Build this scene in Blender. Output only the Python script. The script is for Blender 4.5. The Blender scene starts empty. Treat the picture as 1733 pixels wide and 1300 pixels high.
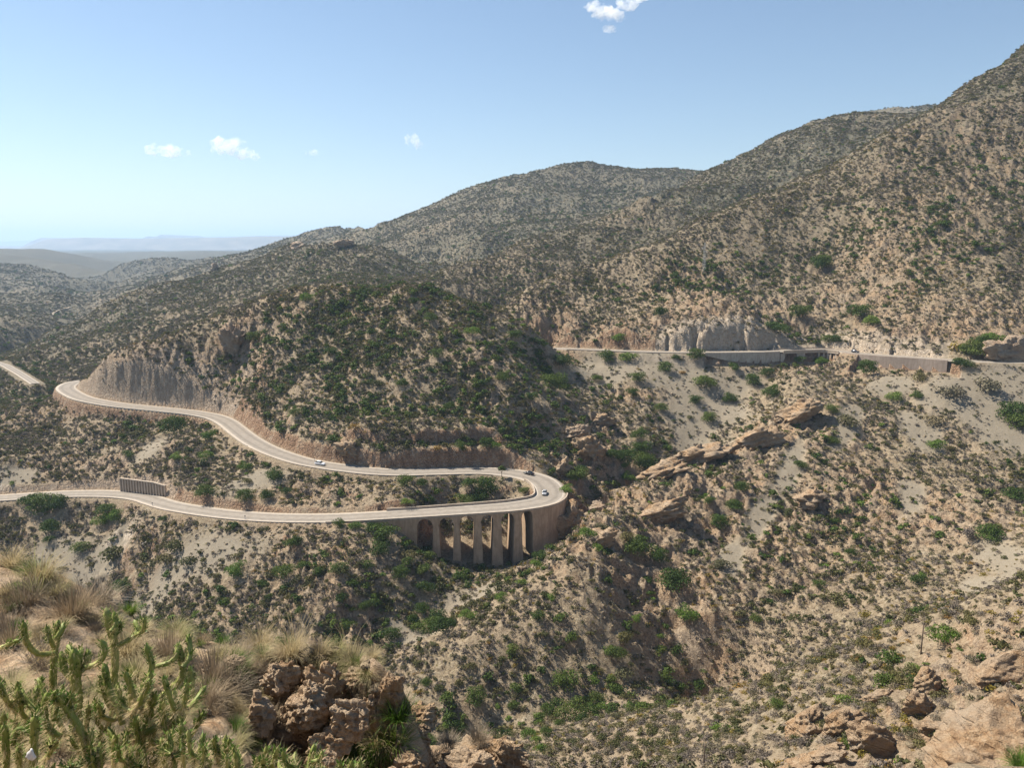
RES = 1.0
import bpy, math, random
import numpy as np
from mathutils import Vector, Matrix

# ------------------------------------------------------------ camera, sky, sun, exposure
S = bpy.context.scene
F = 1360.0; CX = 866.5; CY = 650.0
PITCH = math.atan(235.0 / F)
cam_d = bpy.data.cameras.new("camera"); cam = bpy.data.objects.new("camera", cam_d)
S.collection.objects.link(cam); S.camera = cam
cam.location = (0, 0, 0); cam.rotation_euler = (math.pi / 2 - PITCH, 0, 0)
cam_d.sensor_width = 36.0; cam_d.lens = 36.0 * F / 1733.0
cam_d.clip_start = 0.1; cam_d.clip_end = 200000
SUN_AZ = math.radians(-62)       # measured from +Y (view direction) towards +X
SUN_EL = math.radians(50)
w = bpy.data.worlds.new("World"); S.world = w; w.use_nodes = True
nt = w.node_tree; bg = nt.nodes["Background"]
sky = nt.nodes.new("ShaderNodeTexSky"); sky.sky_type = 'NISHITA'; sky.sun_disc = False
sky.sun_elevation = SUN_EL; sky.sun_rotation = SUN_AZ
sky.altitude = 200; sky.air_density = 1.0; sky.dust_density = 0.3; sky.ozone_density = 1.6
bg.inputs["Strength"].default_value = 0.066
nt.links.new(sky.outputs[0], bg.inputs["Color"])
sun_d = bpy.data.lights.new("sun", 'SUN'); sun = bpy.data.objects.new("sun", sun_d)
S.collection.objects.link(sun)
sun_d.energy = 5.0; sun_d.angle = math.radians(0.5); sun_d.color = (1.0, 0.93, 0.82)
sv = Vector((math.sin(SUN_AZ) * math.cos(SUN_EL), math.cos(SUN_AZ) * math.cos(SUN_EL), math.sin(SUN_EL)))
sun.rotation_euler = sv.to_track_quat('Z', 'Y').to_euler()
sun.location = sv * 50
S.view_settings.view_transform = 'Standard'; S.view_settings.look = 'None'
S.view_settings.exposure = 0.95; S.view_settings.gamma = 1.0
S.cycles.volume_step_rate = 1.0
S.cycles.max_bounces = 8; S.cycles.diffuse_bounces = 1; S.cycles.transparent_max_bounces = 8
S.cycles.volume_bounces = 6
rng = np.random.default_rng(7); random.seed(7)

# ------------------------------------------------------------ helpers
CP, SP = math.cos(PITCH), math.sin(PITCH)
def ray(px, py):
    dx = (px - CX) / F; dy = (CY - py) / F
    y = CP + dy * SP
    return dx / y, (-SP + dy * CP) / y          # x/Y, z/Y
def P(px, py, Y):
    a, b = ray(px, py)
    return np.array([a * Y, Y, b * Y])
def link(o, parent=None):
    S.collection.objects.link(o)
    if parent is not None: o.parent = parent
    return o
def tag(o, label=None, cat=None, group=None, kind=None):
    if label: o["label"] = label
    if cat: o["category"] = cat
    if group: o["group"] = group
    if kind: o["kind"] = kind
    return o
def empty(name, loc=(0, 0, 0), rz=0.0, label=None, cat=None, group=None):
    o = bpy.data.objects.new(name, None); o.empty_display_size = 0.5
    S.collection.objects.link(o); o.location = loc; o.rotation_euler = (0, 0, rz)
    return tag(o, label, cat, group)
def np_mesh(name, V, Q, smooth=False):
    """V (n,3); Q list/array of quads or triangles (m,k)"""
    V = np.asarray(V, dtype=np.float32); Q = np.asarray(Q, dtype=np.int32)
    me = bpy.data.meshes.new(name)
    me.vertices.add(len(V)); me.vertices.foreach_set("co", V.ravel())
    m, k = Q.shape
    me.loops.add(m * k); me.loops.foreach_set("vertex_index", Q.ravel())
    me.polygons.add(m)
    me.polygons.foreach_set("loop_start", np.arange(0, m * k, k, dtype=np.int32))
    me.polygons.foreach_set("loop_total", np.full(m, k, dtype=np.int32))
    if smooth: me.polygons.foreach_set("use_smooth", np.ones(m, dtype=bool))
    me.update(calc_edges=True)
    return me
class MB:
    """collects faces of any size into one mesh"""
    def __init__(s): s.v = []; s.f = []
    def add(s, V, Fs):
        n = len(s.v); s.v += [tuple(p) for p in V]; s.f += [tuple(i + n for i in f) for f in Fs]; return s
    def box(s, c, d, rz=0.0, rx=0.0, ry=0.0):
        M = Matrix.Rotation(rz, 3, 'Z') @ Matrix.Rotation(ry, 3, 'Y') @ Matrix.Rotation(rx, 3, 'X')
        V = []
        for z in (-.5, .5):
            for x, y in ((-.5, -.5), (.5, -.5), (.5, .5), (-.5, .5)):
                V.append(M @ Vector((x * d[0], y * d[1], z * d[2])) + Vector(c))
        return s.add(V, [(0, 3, 2, 1), (4, 5, 6, 7), (0, 1, 5, 4), (1, 2, 6, 5), (2, 3, 7, 6), (3, 0, 4, 7)])
    def tube(s, pts, rad, n=8, caps=True):
        pts = [Vector(p) for p in pts]
        if not hasattr(rad, '__len__'): rad = [rad] * len(pts)
        base = len(s.v); up = Vector((0.13, 0.21, 0.97)); prev = None
        for i, p in enumerate(pts):
            t = (pts[min(i + 1, len(pts) - 1)] - pts[max(i - 1, 0)])
            if t.length < 1e-9: t = Vector((0, 0, 1))
            t.normalize()
            if prev is None: a = t.cross(up if abs(t.dot(up)) < .95 else Vector((1, 0, 0))).normalized()
            else: a = (prev - t * prev.dot(t)).normalized()
            prev = a; b = t.cross(a)
            for k in range(n):
                q = 2 * math.pi * k / n
                s.v.append(tuple(p + (a * math.cos(q) + b * math.sin(q)) * rad[i]))
        for i in range(len(pts) - 1):
            for k in range(n):
                k2 = (k + 1) % n
                s.f.append((base + i * n + k, base + i * n + k2, base + (i + 1) * n + k2, base + (i + 1) * n + k))
        if caps:
            s.f.append(tuple(base + k for k in range(n - 1, -1, -1)))
            m = base + (len(pts) - 1) * n
            s.f.append(tuple(m + k for k in range(n)))
        return s
    def mesh(s, name, smooth=False):
        me = bpy.data.meshes.new(name); me.from_pydata(s.v, [], s.f)
        if smooth: me.polygons.foreach_set("use_smooth", [True] * len(me.polygons))
        me.update(); return me
    def build(s, name, mat, parent=None, smooth=False, loc=None):
        me = s.mesh(name, smooth); me.materials.append(mat)
        o = bpy.data.objects.new(name, me); link(o, parent)
        if loc is not None: o.location = loc
        return o

# ------------------------------------------------------------ numpy noise
def _hash(ix, iy, iz, seed):
    h = (ix.astype(np.int64) * 374761393 + iy.astype(np.int64) * 668265263 + iz.astype(np.int64) * 2147483647 + seed * 1274126177) & 0xffffffff
    h = ((h ^ (h >> 13)) * 1274126177) & 0xffffffff
    h = ((h ^ (h >> 16)) * 2246822519) & 0xffffffff
    return ((h ^ (h >> 15)) & 0xffffff).astype(np.float32) / 16777215.0
def vnoise(x, y, seed=0):
    ix = np.floor(x); iy = np.floor(y); fx = (x - ix).astype(np.float32); fy = (y - iy).astype(np.float32)
    fx = fx * fx * fx * (fx * (fx * 6 - 15) + 10); fy = fy * fy * fy * (fy * (fy * 6 - 15) + 10)
    z = np.zeros_like(ix)
    a = _hash(ix, iy, z, seed); b = _hash(ix + 1, iy, z, seed); c = _hash(ix, iy + 1, z, seed); d = _hash(ix + 1, iy + 1, z, seed)
    return (a + (b - a) * fx + (c - a) * fy + (a - b - c + d) * fx * fy) * 2 - 1
def vnoise3(x, y, z, seed=0):
    ix = np.floor(x); iy = np.floor(y); iz = np.floor(z)
    fx = x - ix; fy = y - iy; fz = z - iz
    fx = fx * fx * (3 - 2 * fx); fy = fy * fy * (3 - 2 * fy); fz = fz * fz * (3 - 2 * fz)
    def c(a, b, d): return _hash(ix + a, iy + b, iz + d, seed)
    l = lambda a, b, t: a + (b - a) * t
    return l(l(l(c(0,0,0), c(1,0,0), fx), l(c(0,1,0), c(1,1,0), fx), fy), l(l(c(0,0,1), c(1,0,1), fx), l(c(0,1,1), c(1,1,1), fx), fy), fz) * 2 - 1
def fbm(x, y, o=4, seed=0):
    s = 0; a = 1.0; t = 0
    for i in range(o):
        s = s + a * vnoise(x * 2 ** i + 17.3 * i, y * 2 ** i - 9.1 * i, seed + i); t += a; a *= .5
    return s / t
def fbm3(p, f, o=4, seed=0):
    s = 0; a = 1.0
    for i in range(o):
        k = f * 2 ** i
        s = s + a * vnoise3(p[:, 0] * k + 3.7 * i, p[:, 1] * k, p[:, 2] * k, seed + i); a *= .5
    return s / 1.9
def sstep(a, b, x):
    t = np.clip((x - a) / (b - a), 0, 1); return t * t * (3 - 2 * t)
# ------------------------------------------------------------ roads: picture waypoints + grade -> world centre lines
def trace_road(pts, z0, grade):
    """walk along picture waypoints keeping a constant grade, return world points"""
    a, b = ray(*pts[0]); Y = z0 / b; out = [np.array([a * Y, Y, z0])]
    for p in pts[1:]:
        a, b = ray(*p); z = out[-1][2]
        for it in range(30):
            Y = z / b; q = np.array([a * Y, Y, z])
            d = np.hypot(*(q - out[-1])[:2]); z = .5 * z + .5 * (out[-1][2] + grade * d)
        out.append(np.array([a * z / b, z / b, z]))
    return out
def catmull(pts, step):
    pts = [np.asarray(p, float) for p in pts]
    pts = [2 * pts[0] - pts[1]] + pts + [2 * pts[-1] - pts[-2]]
    out = []
    for i in range(1, len(pts) - 2):
        p0, p1, p2, p3 = pts[i - 1:i + 3]; n = max(2, int(np.linalg.norm(p2 - p1) / step))
        for k in range(n):
            t = k / n
            out.append(.5 * ((2 * p1) + (p2 - p0) * t + (2 * p0 - 5 * p1 + 4 * p2 - p3) * t * t + (3 * p1 - p0 - 3 * p2 + p3) * t ** 3))
    out.append(pts[-2]); return np.array(out)
def resample(P_, step):
    d = np.r_[0, np.cumsum(np.linalg.norm(np.diff(P_, axis=0), axis=1))]
    n = max(2, int(d[-1] / step)); t = np.linspace(0, d[-1], n + 1)
    return np.stack([np.interp(t, d, P_[:, k]) for k in range(3)], 1)
up_px = [(931,832),(922,818),(903,808),(875,802),(840,798),(800,796.5),(740,798),(680,799.5),(630,797.5),(588,793),(555,788.5),(519,782),(490,774),(455,761),(425,745),(402,728),(385,715),(365,706),(330,699),(290,694.5),(250,690.5),(210,686.5),(175,681.5),(142,674.5),(121,665),(112,656),(124,648),(152,644)]
dn_px = [(931,832),(929,842),(914,849.5),(890,854),(860,858),(811,861.8),(771,864.5),(731,867.3),(680,870.5),(640,873),(600,875.3),(560,876.8),(519,877.3),(480,876.8),(450,875.6),(415,873.3),(380,870),(346,865.7),(310,860),(285,855),(262,848),(240,841.5),(205,837),(160,835.5),(104,836.5),(60,839),(0,843),(-60,847),(-120,851)]
upw = trace_road(up_px, -93.0, 0.050)
dnw = trace_road(dn_px, -93.0, -0.050)
main_w = catmull(upw[::-1] + dnw[1:], 2.0)
main_w = resample(main_w, 2.0)
ur_px = [(905,589.5),(960,590.5),(1040,593.5),(1120,596),(1200,596.5),(1280,595.5),(1350,593),(1400,592.5),(1450,598),(1500,602),(1560,606),(1620,610),(1680,612),(1740,613),(1830,616),(1950,620)]
urw = trace_road(ur_px, -59.0, 0.012)
upper_w = resample(catmull(urw, 2.0), 2.0)
def SL(px, py, Yr, zr, m):
    """depth where the sight line meets a slope of gradient m through (Yr, zr)"""
    return (zr - m * Yr) / (ray(px, py)[1] - m)
ctrl = []
def C_(*L):
    for q in L: ctrl.append(P(*q))
def W_(*L):
    for q in L: ctrl.append(np.array(q, float))

# ridge lines: skyline of each hill in turn, with the ground falling away behind it
def RIDGE(L, drop=30, f=1.12, step=24, tail=True):
    L = sorted(L); xs = [q[0] for q in L]
    for px in np.arange(xs[0], xs[-1] + 1, step):
        py = np.interp(px, xs, [q[1] for q in L]); Y_ = np.interp(px, xs, [q[2] for q in L])
        C_((px, py, Y_), (px, py + drop, Y_ * f))
        if tail: C_((px, py + drop * 1.15, Y_ * (f + .10)))
# steep drop under the viewpoint (below the picture's lower edge)
W_((0,1,-3),(0,10,-9),(0,30,-25),(0,60,-50),(0,90,-76),(0,120,-98),(-40,60,-62),(-60,100,-98),(40,60,-46),(-100,150,-118),
   (-30,10,-12),(30,10,-8),(-60,30,-45),(60,30,-22),(90,60,-38),(-150,200,-134),(60,90,-66),(-20,150,-113),(20,150,-112),(-60,180,-128),
   (130,100,-50),(-200,100,-128),(-100,60,-80))
# near right slope
C_((900,1300,155),(1100,1300,131),(1300,1300,115),(1500,1300,103),(1733,1300,92),(1000,1250,172),(1200,1230,150),(1400,1200,133),(1600,1180,123),(1733,1150,117),
   (930,1238,188),(1100,1208,180),(1900,1100,118),(2050,1100,110))
RIDGE([(1190,1185,176),(1250,1168,168),(1400,1112,160),(1500,1068,158),(1560,1045,157),(1640,1018,155),(1733,980,152),(1900,925,150),(2050,880,150)], 26, 1.17)
C_((1558,1108,146),(1450,1150,144),(1700,1050,140))
# big right slope below the upper road
C_((1250,1150,213),(1330,1115,216),(1400,1088,219),(1480,1055,222),(1558,1022,226),(1640,990,230),(1733,950,236),(1830,905,245),(1100,1180,208),(1000,1195,205),(930,1215,200),(800,1250,196),
   (1200,1050,236),(1200,900,280),(1300,1000,248),(1300,850,300),(1400,950,264),(1400,800,322),(1500,900,282),(1500,760,340),(1500,680,374),(1600,850,300),(1600,700,358),
   (1733,780,325),(1733,680,360),(1900,700,350),(1900,850,290),(1400,690,368),(1600,650,374),(1350,640,402),(2050,800,300))
C_((1230,762,340),(1170,782,330),(1100,802,317),(1060,832,300),(1000,876,275),(950,922,260),(890,977,247),(820,1022,236),(740,1077,226),(660,1116,220),(1290,725,360),
   (1000,950,246),(1000,1050,226),(900,1060,222),(800,1110,213),(800,1200,200),(900,1150,210),(700,1180,203),(1080,1060,237),(1100,970,256),(1090,880,280))
# ravine
C_((895,945,279),(865,962,270),(800,1000,253),(740,1062,238),(680,1097,228),(630,1122,223),(950,945,285),(955,895,290),(1000,905,300),(1000,855,318),(990,805,332),(1060,795,344),
   (1060,825,335),(1100,785,356),(1130,755,370),(1170,768,369),(1230,745,372),(1090,740,368),(960,870,290))
W_((-60,195,-131),(-120,225,-137))
# rocky slope between the hill and the scree, saddle
C_((965,790,330),(930,775,328),(1000,725,370),(1050,685,395),(975,695,372),(940,645,408),(900,745,343),(1010,640,420),(1030,770,345),(945,612,440))
for px, py in ((1100,640),(1150,700),(1200,640),(1200,700),(1250,680),(1300,650),(1060,640),(1180,740)): C_((px, py, SL(px, py, 436, -58, .60)))
# slope above the upper road
for px, py, m in ((1040,560,.5),(1100,520,.5),(1100,450,.5),(1200,480,.5),(1300,450,.5),(1400,450,.5)):
    C_((px, py, SL(px, py, 437, -57.5, m)))
for px, py, m in ((1500,400,.52),(1600,500,.6),(1600,400,.58),(1600,250,.6),(1733,500,.62),(1733,300,.6),(1900,400,.6),(2050,500,.6)):
    C_((px, py, SL(px, py, 395, -56, m)))
C_((1650,560,412),(1733,570,400))
def r6(px, py, Yr, zr, m): return (px, py, SL(px, py, Yr, zr, m))
RIDGE([r6(868,530,458,-58.5,.5),r6(885,495,458,-58.5,.5),r6(910,474,458,-58.5,.5),r6(950,460,455,-58.5,.5),r6(1000,446,450,-58.5,.5),r6(1100,415,437,-57.5,.5),r6(1200,365,437,-57.5,.52),r6(1300,326,437,-57.5,.52),r6(1400,285,437,-57.5,.53),r6(1500,228,395,-56,.56),r6(1545,203,395,-56,.57),r6(1600,165,395,-56,.60),r6(1680,118,395,-56,.60),r6(1733,78,395,-56,.60),r6(1900,10,395,-56,.62),r6(2050,-40,395,-56,.64)], 42, 1.12)
for q in ((920,540),(935,520),(900,520),(1000,500),(950,500),(960,550),(1000,560),(1050,500),(985,575),(1000,470),(950,570)): C_(r6(*q,455,-58.5,.5))
C_((800,545,480))
C_((1120,570,449),(1150,554,448),(1200,541,448),(1250,539,449),(1290,552,449),(1350,576,452),(1400,575,450),(1450,572,438),(1500,566,430),(1560,568,421),(1600,582,412),(1660,590,404))
# second ridge, dark ridge behind
RIDGE([(1165,302,990),(1210,284,1010),(1250,263,1020),(1330,226,1040),(1370,203,1050),(1400,192,1055),(1450,190,1060),(1500,201,1060),(1540,222,1060),(1600,250,1080)], 40, 1.14)
RIDGE([(760,458,700),(830,432,800),(900,405,830),(1000,382,850),(1050,358,850),(1085,338,850),(1130,318,900)], 26, 1.13)
C_((1300,292,900),(1400,255,900),(1200,350,840),(1100,362,870),
   (1000,430,740),(900,455,700),(830,475,680),(780,492,650),)
RIDGE([(1420,200,1900),(1450,186,1900),(1500,182,1900),(1570,190,1900),(1640,200,1900)], 50, 1.3)
# mountain
RIDGE([(620,398,1900),(640,391,1850),(700,362,1750),(740,344,1700),(780,321,1650),(850,291,1650),(920,276,1650),(970,270,1650),(1010,280,1650),(1060,290,1700),(1120,291,1750),(1160,300,1800),(1220,325,1900)], 60, 1.35)
C_((950,340,1350),(850,372,1250),(800,402,1100),(1050,335,1400),(980,385,1050),(720,400,1300),(850,422,950),(760,448,900),(700,432,1050),(660,410,1400),(900,320,1450),(780,360,1400))
RIDGE([(455,420,2100),(480,404,2080),(510,390,2060),(545,383,2050),(590,384,2050),(625,391,2080),(640,397,2100)], 32, 1.35)
C_((560,402,1750))
# rocky hill in the middle distance
RIDGE([(395,450,1080),(440,432,1040),(480,415,1010),(500,408,1000),(545,413,970),(590,407,950),(640,424,940),(700,446,900),(740,462,860)], 24, 1.2)
C_((560,440,830),(480,455,850),(600,472,680),(700,475,680),
   (500,485,660),(560,485,640),(700,482,640),(400,458,980))
# central hill
RIDGE([(150,640,425),(158,614,424),(200,598,424),(250,582,430),(300,564,436),(350,545,440),(400,522,440),(440,508,440),(480,491,440),(520,489,436),(560,487,432),(620,489,430),(680,478,428),(740,490,430),(780,502,428)], 50, 1.14)
RIDGE([(804,510,426),(830,520,424),(870,540,420),(905,560,420),(935,582,422),(950,602,424)], 14, 1.05, tail=False)
C_(   (180,614,414),(220,606,413),(260,603,411),(300,606,410),(340,628,406),(375,660,398),(400,605,413),(400,650,399),(430,640,393),(400,560,420),(450,600,395),(450,680,366),(500,560,405),(500,640,378),(500,700,350),(560,640,372),(560,550,405),(620,690,350),(620,600,378),(680,700,345),(680,640,360),(680,560,390),
   (760,705,344),(760,640,360),(760,560,392),(830,705,344),(830,640,362),(830,570,392),(900,690,352),(900,620,390),(450,730,350),(620,722,327),(720,728,326),(820,736,327),(550,718,334))
C_((930,605,475),(150,650,470))
# valley on the left
C_((60,690,440),(20,700,420),(90,715,400),(0,760,360),(50,750,372),(150,720,385),(60,665,490),(0,672,480),(-100,700,440),(-100,780,350),(-200,800,350),
   (60,642,560),(0,648,540),(0,605,640),(100,600,620),(200,560,660),(300,525,720),(400,500,740),(100,545,800),(0,560,900),(0,530,1100),(60,535,1000),(-150,560,900),(-150,640,560),
   (340,500,820),(250,520,800),(-300,700,440),(-300,560,900))
RIDGE([(40,600,700),(100,560,760),(150,532,830),(190,512,880),(235,494,920),(280,480,960),(330,470,1000),(395,452,1060)], 22, 1.18)
RIDGE([(-300,470,2300),(-100,458,2300),(0,452,2250),(50,445,2200),(85,455,2150),(110,467,2080),(150,484,1950),(190,500,1850)], 14, 1.15)
RIDGE([(200,458,2600),(240,443,2700),(270,438,2700),(300,437,2700),(335,446,2650),(390,440,2600),(420,435,2600)], 10, 1.15)
RIDGE([(-300,425,3700),(-100,424,3600),(0,419,3550),(30,416,3500),(60,413.5,3500),(90,418,3500),(120,427,3500),(160,433,3450),(195,441,3400)], 12, 1.15)
C_((0,500,1500),(80,508,1350),(30,475,1850),(100,492,1650),(60,432,3000),(0,436,3000),(140,446,2900),(250,470,1750),(300,458,2000),(350,456,1800),(200,478,2000),(250,455,2350),(320,450,2400),(150,440,4200),(300,430,4500),(450,428,4200),(300,425,6000),(450,422,6000))
for px in (-400,-100,100,300,500,700,900,1200,1500,1800,2100):
    for py, Y in ((427,7000),(423,12000),(421,18000),(418.5,30000)): C_((px, py, Y))
# slopes between the two roads and below the lower road
C_((100,765,362),(200,750,368),(0,790,345),(130,790,345),(200,795,340),(300,745,350),(300,800,323),(250,785,336),(400,770,336),(400,820,305),(450,840,296),(500,800,310),(500,840,296),(600,820,300),(600,850,289),(700,835,294),(700,855,286),
   (800,830,303),(860,830,305),(760,846,302),(810,846,303),(860,844,304),(720,852,297),(740,878,294),(800,880,296),(860,878,297),(740,905,287),(800,910,288),(860,910,290),(720,925,279),(770,938,279),(830,945,281),(880,945,283),(690,900,276))
for px, Yr, zr, m in ((-150,328,-107,.5),(0,326,-106,.5),(100,326,-104.6,.5),(200,320,-103.2,.5),(300,292,-101,.45),(400,280,-99.5,.43),(500,273,-98.3,.42),(600,268,-98,.40)):
    for py in (900, 950, 1000, 1060): C_((px, py, SL(px, py, Yr, zr, m)))
C_((660,930,263),(700,950,259),(700,1010,248),(600,1095,229),(500,1120,224),(760,960,266),(300,1120,222),(640,905,268))
ctrl = np.array([c for c in ctrl])
road_ctrl = np.concatenate([main_w[::10][:-1], upper_w[::10]])
# keep the terrain control clear of the bridge: no ground at deck level there
def bridge_zone(x, y): return (y < 300) & (x > -52) & (x < 40)
road_ctrl = road_ctrl[~bridge_zone(road_ctrl[:, 0], road_ctrl[:, 1])]
ctrl = np.concatenate([ctrl, road_ctrl])

def warp(x, y):
    return np.arctan2(x, y), np.log(np.maximum(np.hypot(x, y), 0.5))
cu, cv = warp(ctrl[:, 0], ctrl[:, 1]); cval = ctrl[:, 2] / np.hypot(ctrl[:, 0], ctrl[:, 1])
EPS = 0.008
def kern(du, dv): return -np.sqrt(du * du + dv * dv + EPS * EPS)
A = kern(cu[:, None] - cu, cv[:, None] - cv); n = len(cu)
A[np.arange(n), np.arange(n)] -= -0.0006
Q_ = np.c_[np.ones(n), cu, cv]
M_ = np.block([[A, Q_], [Q_.T, np.zeros((3, 3))]])
sol = np.linalg.solve(M_, np.r_[cval, 0, 0, 0]); wgt, aff = sol[:n], sol[n:]
def base_ratio(u, v):
    sh = u.shape; u = u.ravel(); v = v.ravel(); out = np.empty(len(u))
    for i in range(0, len(u), 20000):
        s = slice(i, i + 20000)
        out[s] = kern(u[s, None] - cu, v[s, None] - cv) @ wgt + aff[0] + aff[1] * u[s] + aff[2] * v[s]
    return out.reshape(sh)

# ------------------------------------------------------------ polar grid
NA = int(1250 * RES)
AZ = np.linspace(math.radians(-43), math.radians(43), NA)
def seg(a, b, k): return np.exp(np.arange(math.log(a), math.log(b), k / RES))
R_ = np.concatenate([seg(1.5, 88, .04), seg(88, 240, .0042), seg(240, 520, .0030), seg(520, 1100, .0055), seg(1100, 3600, .011), seg(3600, 40000, .04)])
NR = len(R_)
UU, VV = np.meshgrid(AZ, np.log(R_)); RR = np.exp(VV)
# evaluate on a coarse grid, interpolate up
ka = np.unique(np.r_[np.arange(0, NA, 5), NA - 1]); kr = np.unique(np.r_[np.arange(0, NR, 4), NR - 1])
cu2, cv2 = np.meshgrid(AZ[ka], np.log(R_)[kr]); cr = base_ratio(cu2, cv2)
tmp = np.stack([np.interp(AZ, AZ[ka], row) for row in cr])
lr = np.log(R_); idx = np.clip(np.searchsorted(lr[kr], lr) - 1, 0, len(kr) - 2)
tt = ((lr - lr[kr][idx]) / (lr[kr][idx + 1] - lr[kr][idx]))[:, None]
ratio = tmp[idx] * (1 - tt) + tmp[idx + 1] * tt
X = RR * np.sin(UU); Y = RR * np.cos(UU); H0 = ratio * RR
# ------------------------------------------------------------ relief noise
def ridged(x, y, seed): return 1 - 2 * np.abs(vnoise(x, y, seed))
def rot(x, y, a): c, s = math.cos(a), math.sin(a); return x * c - y * s, x * s + y * c
def near_line(pts, X, Y, box):
    m = (X > box[0]) & (X < box[1]) & (Y > box[2]) & (Y < box[3])
    d = np.full(X.shape, 999.0, np.float32); k = np.zeros(X.shape, np.int32)
    xs = X[m].astype(np.float32); ys = Y[m].astype(np.float32); bd = np.empty(len(xs), np.float32); bk = np.empty(len(xs), np.int32)
    px = pts[:, 0].astype(np.float32); py = pts[:, 1].astype(np.float32)
    for i in range(0, len(xs), 50000):
        s = slice(i, i + 50000)
        D = (xs[s, None] - px) ** 2 + (ys[s, None] - py) ** 2
        j = D.argmin(1); bk[s] = j; bd[s] = np.sqrt(D[np.arange(len(j)), j])
    d[m] = bd; k[m] = bk
    return d, k
def line_halfwidth(pts):
    hw = np.full(len(pts), 4.3)
    h = np.exp(-((pts[:, 0] - 10) ** 2 + (pts[:, 1] - 300) ** 2) / 28.0 ** 2)
    return hw + 1.3 * h
main_hw = line_halfwidth(main_w); upper_hw = np.full(len(upper_w), 3.6)
def on_bridge(p): return (p[..., 1] < 296.5) & (p[..., 0] > -50)
sm = np.cumsum(np.r_[0, np.linalg.norm(np.diff(main_w, axis=0), axis=1)])
# painted masks of the ground, given as ellipses in the ground plane (x, y, rx, ry, angle)
def ell(X, Y, c, soft=.35, wob=.25, seed=3):
    o = np.zeros(X.shape, np.float32)
    n = fbm(X / 14.0, Y / 14.0, 3, seed) * wob
    for (x, y, rx, ry, a) in c:
        m = (np.abs(X - x) < 2.2 * max(rx, ry)) & (np.abs(Y - y) < 2.2 * max(rx, ry))
        u, v = rot(X[m] - x, Y[m] - y, -math.radians(a))
        q = 1 - sstep(1 - soft, 1 + soft, np.sqrt((u / rx) ** 2 + (v / ry) ** 2) + n[m])
        o[m] = np.maximum(o[m], q)
    return o
def gp(px, py, Y): q = P(px, py, Y); return q[0], q[1]
SCREE = [(*gp(1190,690,400), 20, 32, 0), (*gp(1180,640,418), 36, 16, -10), (*gp(1060,630,428), 26, 15, 20), (*gp(1175,740,378), 11, 16, 0), (*gp(1000,640,432), 10, 22, -20),
         (*gp(1680,670,352), 18, 26, 10), (*gp(1600,650,372), 14, 10, 0), (*gp(1700,640,370), 22, 14, 0),
         (*gp(1290,870,292), 5, 26, -30), (*gp(1340,800,325), 5, 30, -28), (*gp(1240,950,264), 4, 16, -20), (*gp(1430,740,355), 5, 20, -35),
         (*gp(1710,930,238), 7, 24, -20), (*gp(1670,985,222), 6, 14, -25), (*gp(1540,830,305), 5, 14, -25),
         (*gp(160,930,292), 17, 11, 30), (*gp(100,930,296), 14, 12, 30), (*gp(330,930,268), 22, 12, 10), (*gp(260,770,352), 7, 14, -10), (*gp(420,830,308), 12, 9, 20), (*gp(800,1020,248), 9, 9, 0),
         (*gp(1560,700,350), 8, 12, 0), (*gp(1510,640,385), 10, 8, 0), (*gp(30,800,340), 12, 6, 0), (*gp(700,1080,232), 4, 8, 60)]
ROCKY = [(*gp(1250,800,330), 42, 24, 10), (*gp(1330,740,350), 34, 20, 15), (*gp(1000,760,345), 16, 30, -10), (*gp(1200,870,295), 40, 20, 0), (*gp(1480,860,300), 30, 26, 0),
         (*gp(1650,1250,102), 34, 14, 20), (*gp(1500,1250,110), 20, 10, 20), (*gp(1650,1120,130), 20, 12, 20), (*gp(1100,1000,250), 26, 16, 0), (*gp(980,940,262), 12, 18, -30),
         (*gp(300,650,400), 40, 12, 0), (*gp(400,580,410), 18, 14, 0), (*gp(1480,500,425), 40, 22, 0), (*gp(1650,250,600), 80, 50, 0), (*gp(1180,430,500), 26, 30, 0), (*gp(1560,330,520), 80, 40, 30),
         (*gp(1000,560,460), 40, 14, 0), (*gp(1200,570,445), 50, 8, 0), (*gp(1700,450,420), 40, 20, 0), (*gp(150,790,345), 30, 10, 0), (*gp(1080,350,830), 40, 60, 0), (*gp(1350,560,440), 60, 12, 0), (*gp(1250,500,470), 60, 20, 0)]
d1, k1 = near_line(main_w, X, Y, (-300, 70, 240, 500))
d2, k2 = near_line(upper_w, X, Y, (-20, 340, 330, 500))
d1 -= main_hw[k1] - 4.3; 
scree = ell(X, Y, SCREE, .4, .55); rocky = ell(X, Y, ROCKY, .5, .5, 11)
rocky = np.clip(rocky + .8 * sstep(.1, .5, fbm(X / 70, Y / 70, 3, 21)), 0, 1) * (1 - scree)
ndmp = sstep(4, 22, np.minimum(d1, d2)) * .85 + .15
lim = RR
nz = np.zeros_like(H0)
xr, yr = rot(X, Y, .5)
for lam, amp in ((420, .085), (190, .07), (85, .045), (38, .04), (17, .045), (8, .05)):
    g = sstep(lam * 4.5, lam * 9, lim)          # long waves only far away (near ones follow the survey points)
    nz += g * amp * lam * (ridged(xr / lam, yr / lam, int(lam)) - .42) * (1.15 if lam > 100 else 1)
nz *= (1 - .75 * scree)
nz *= 1 - .8 * sstep(2600, 4200, RR) * (UU < -.12)
fade = 1 - sstep(900, 2500, RR)
rough = (.75 * ridged(X / 5.2, Y / 5.2, 51) + .45 * ridged(X / 2.6, Y / 2.6, 52) + .28 * vnoise(X / 1.3, Y / 1.3, 53))
nz += fade * (1 - .93 * scree) * (.55 + .8 * rocky) * 1.0 * rough * np.clip(RR / 200, .7, 1.5)
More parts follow.
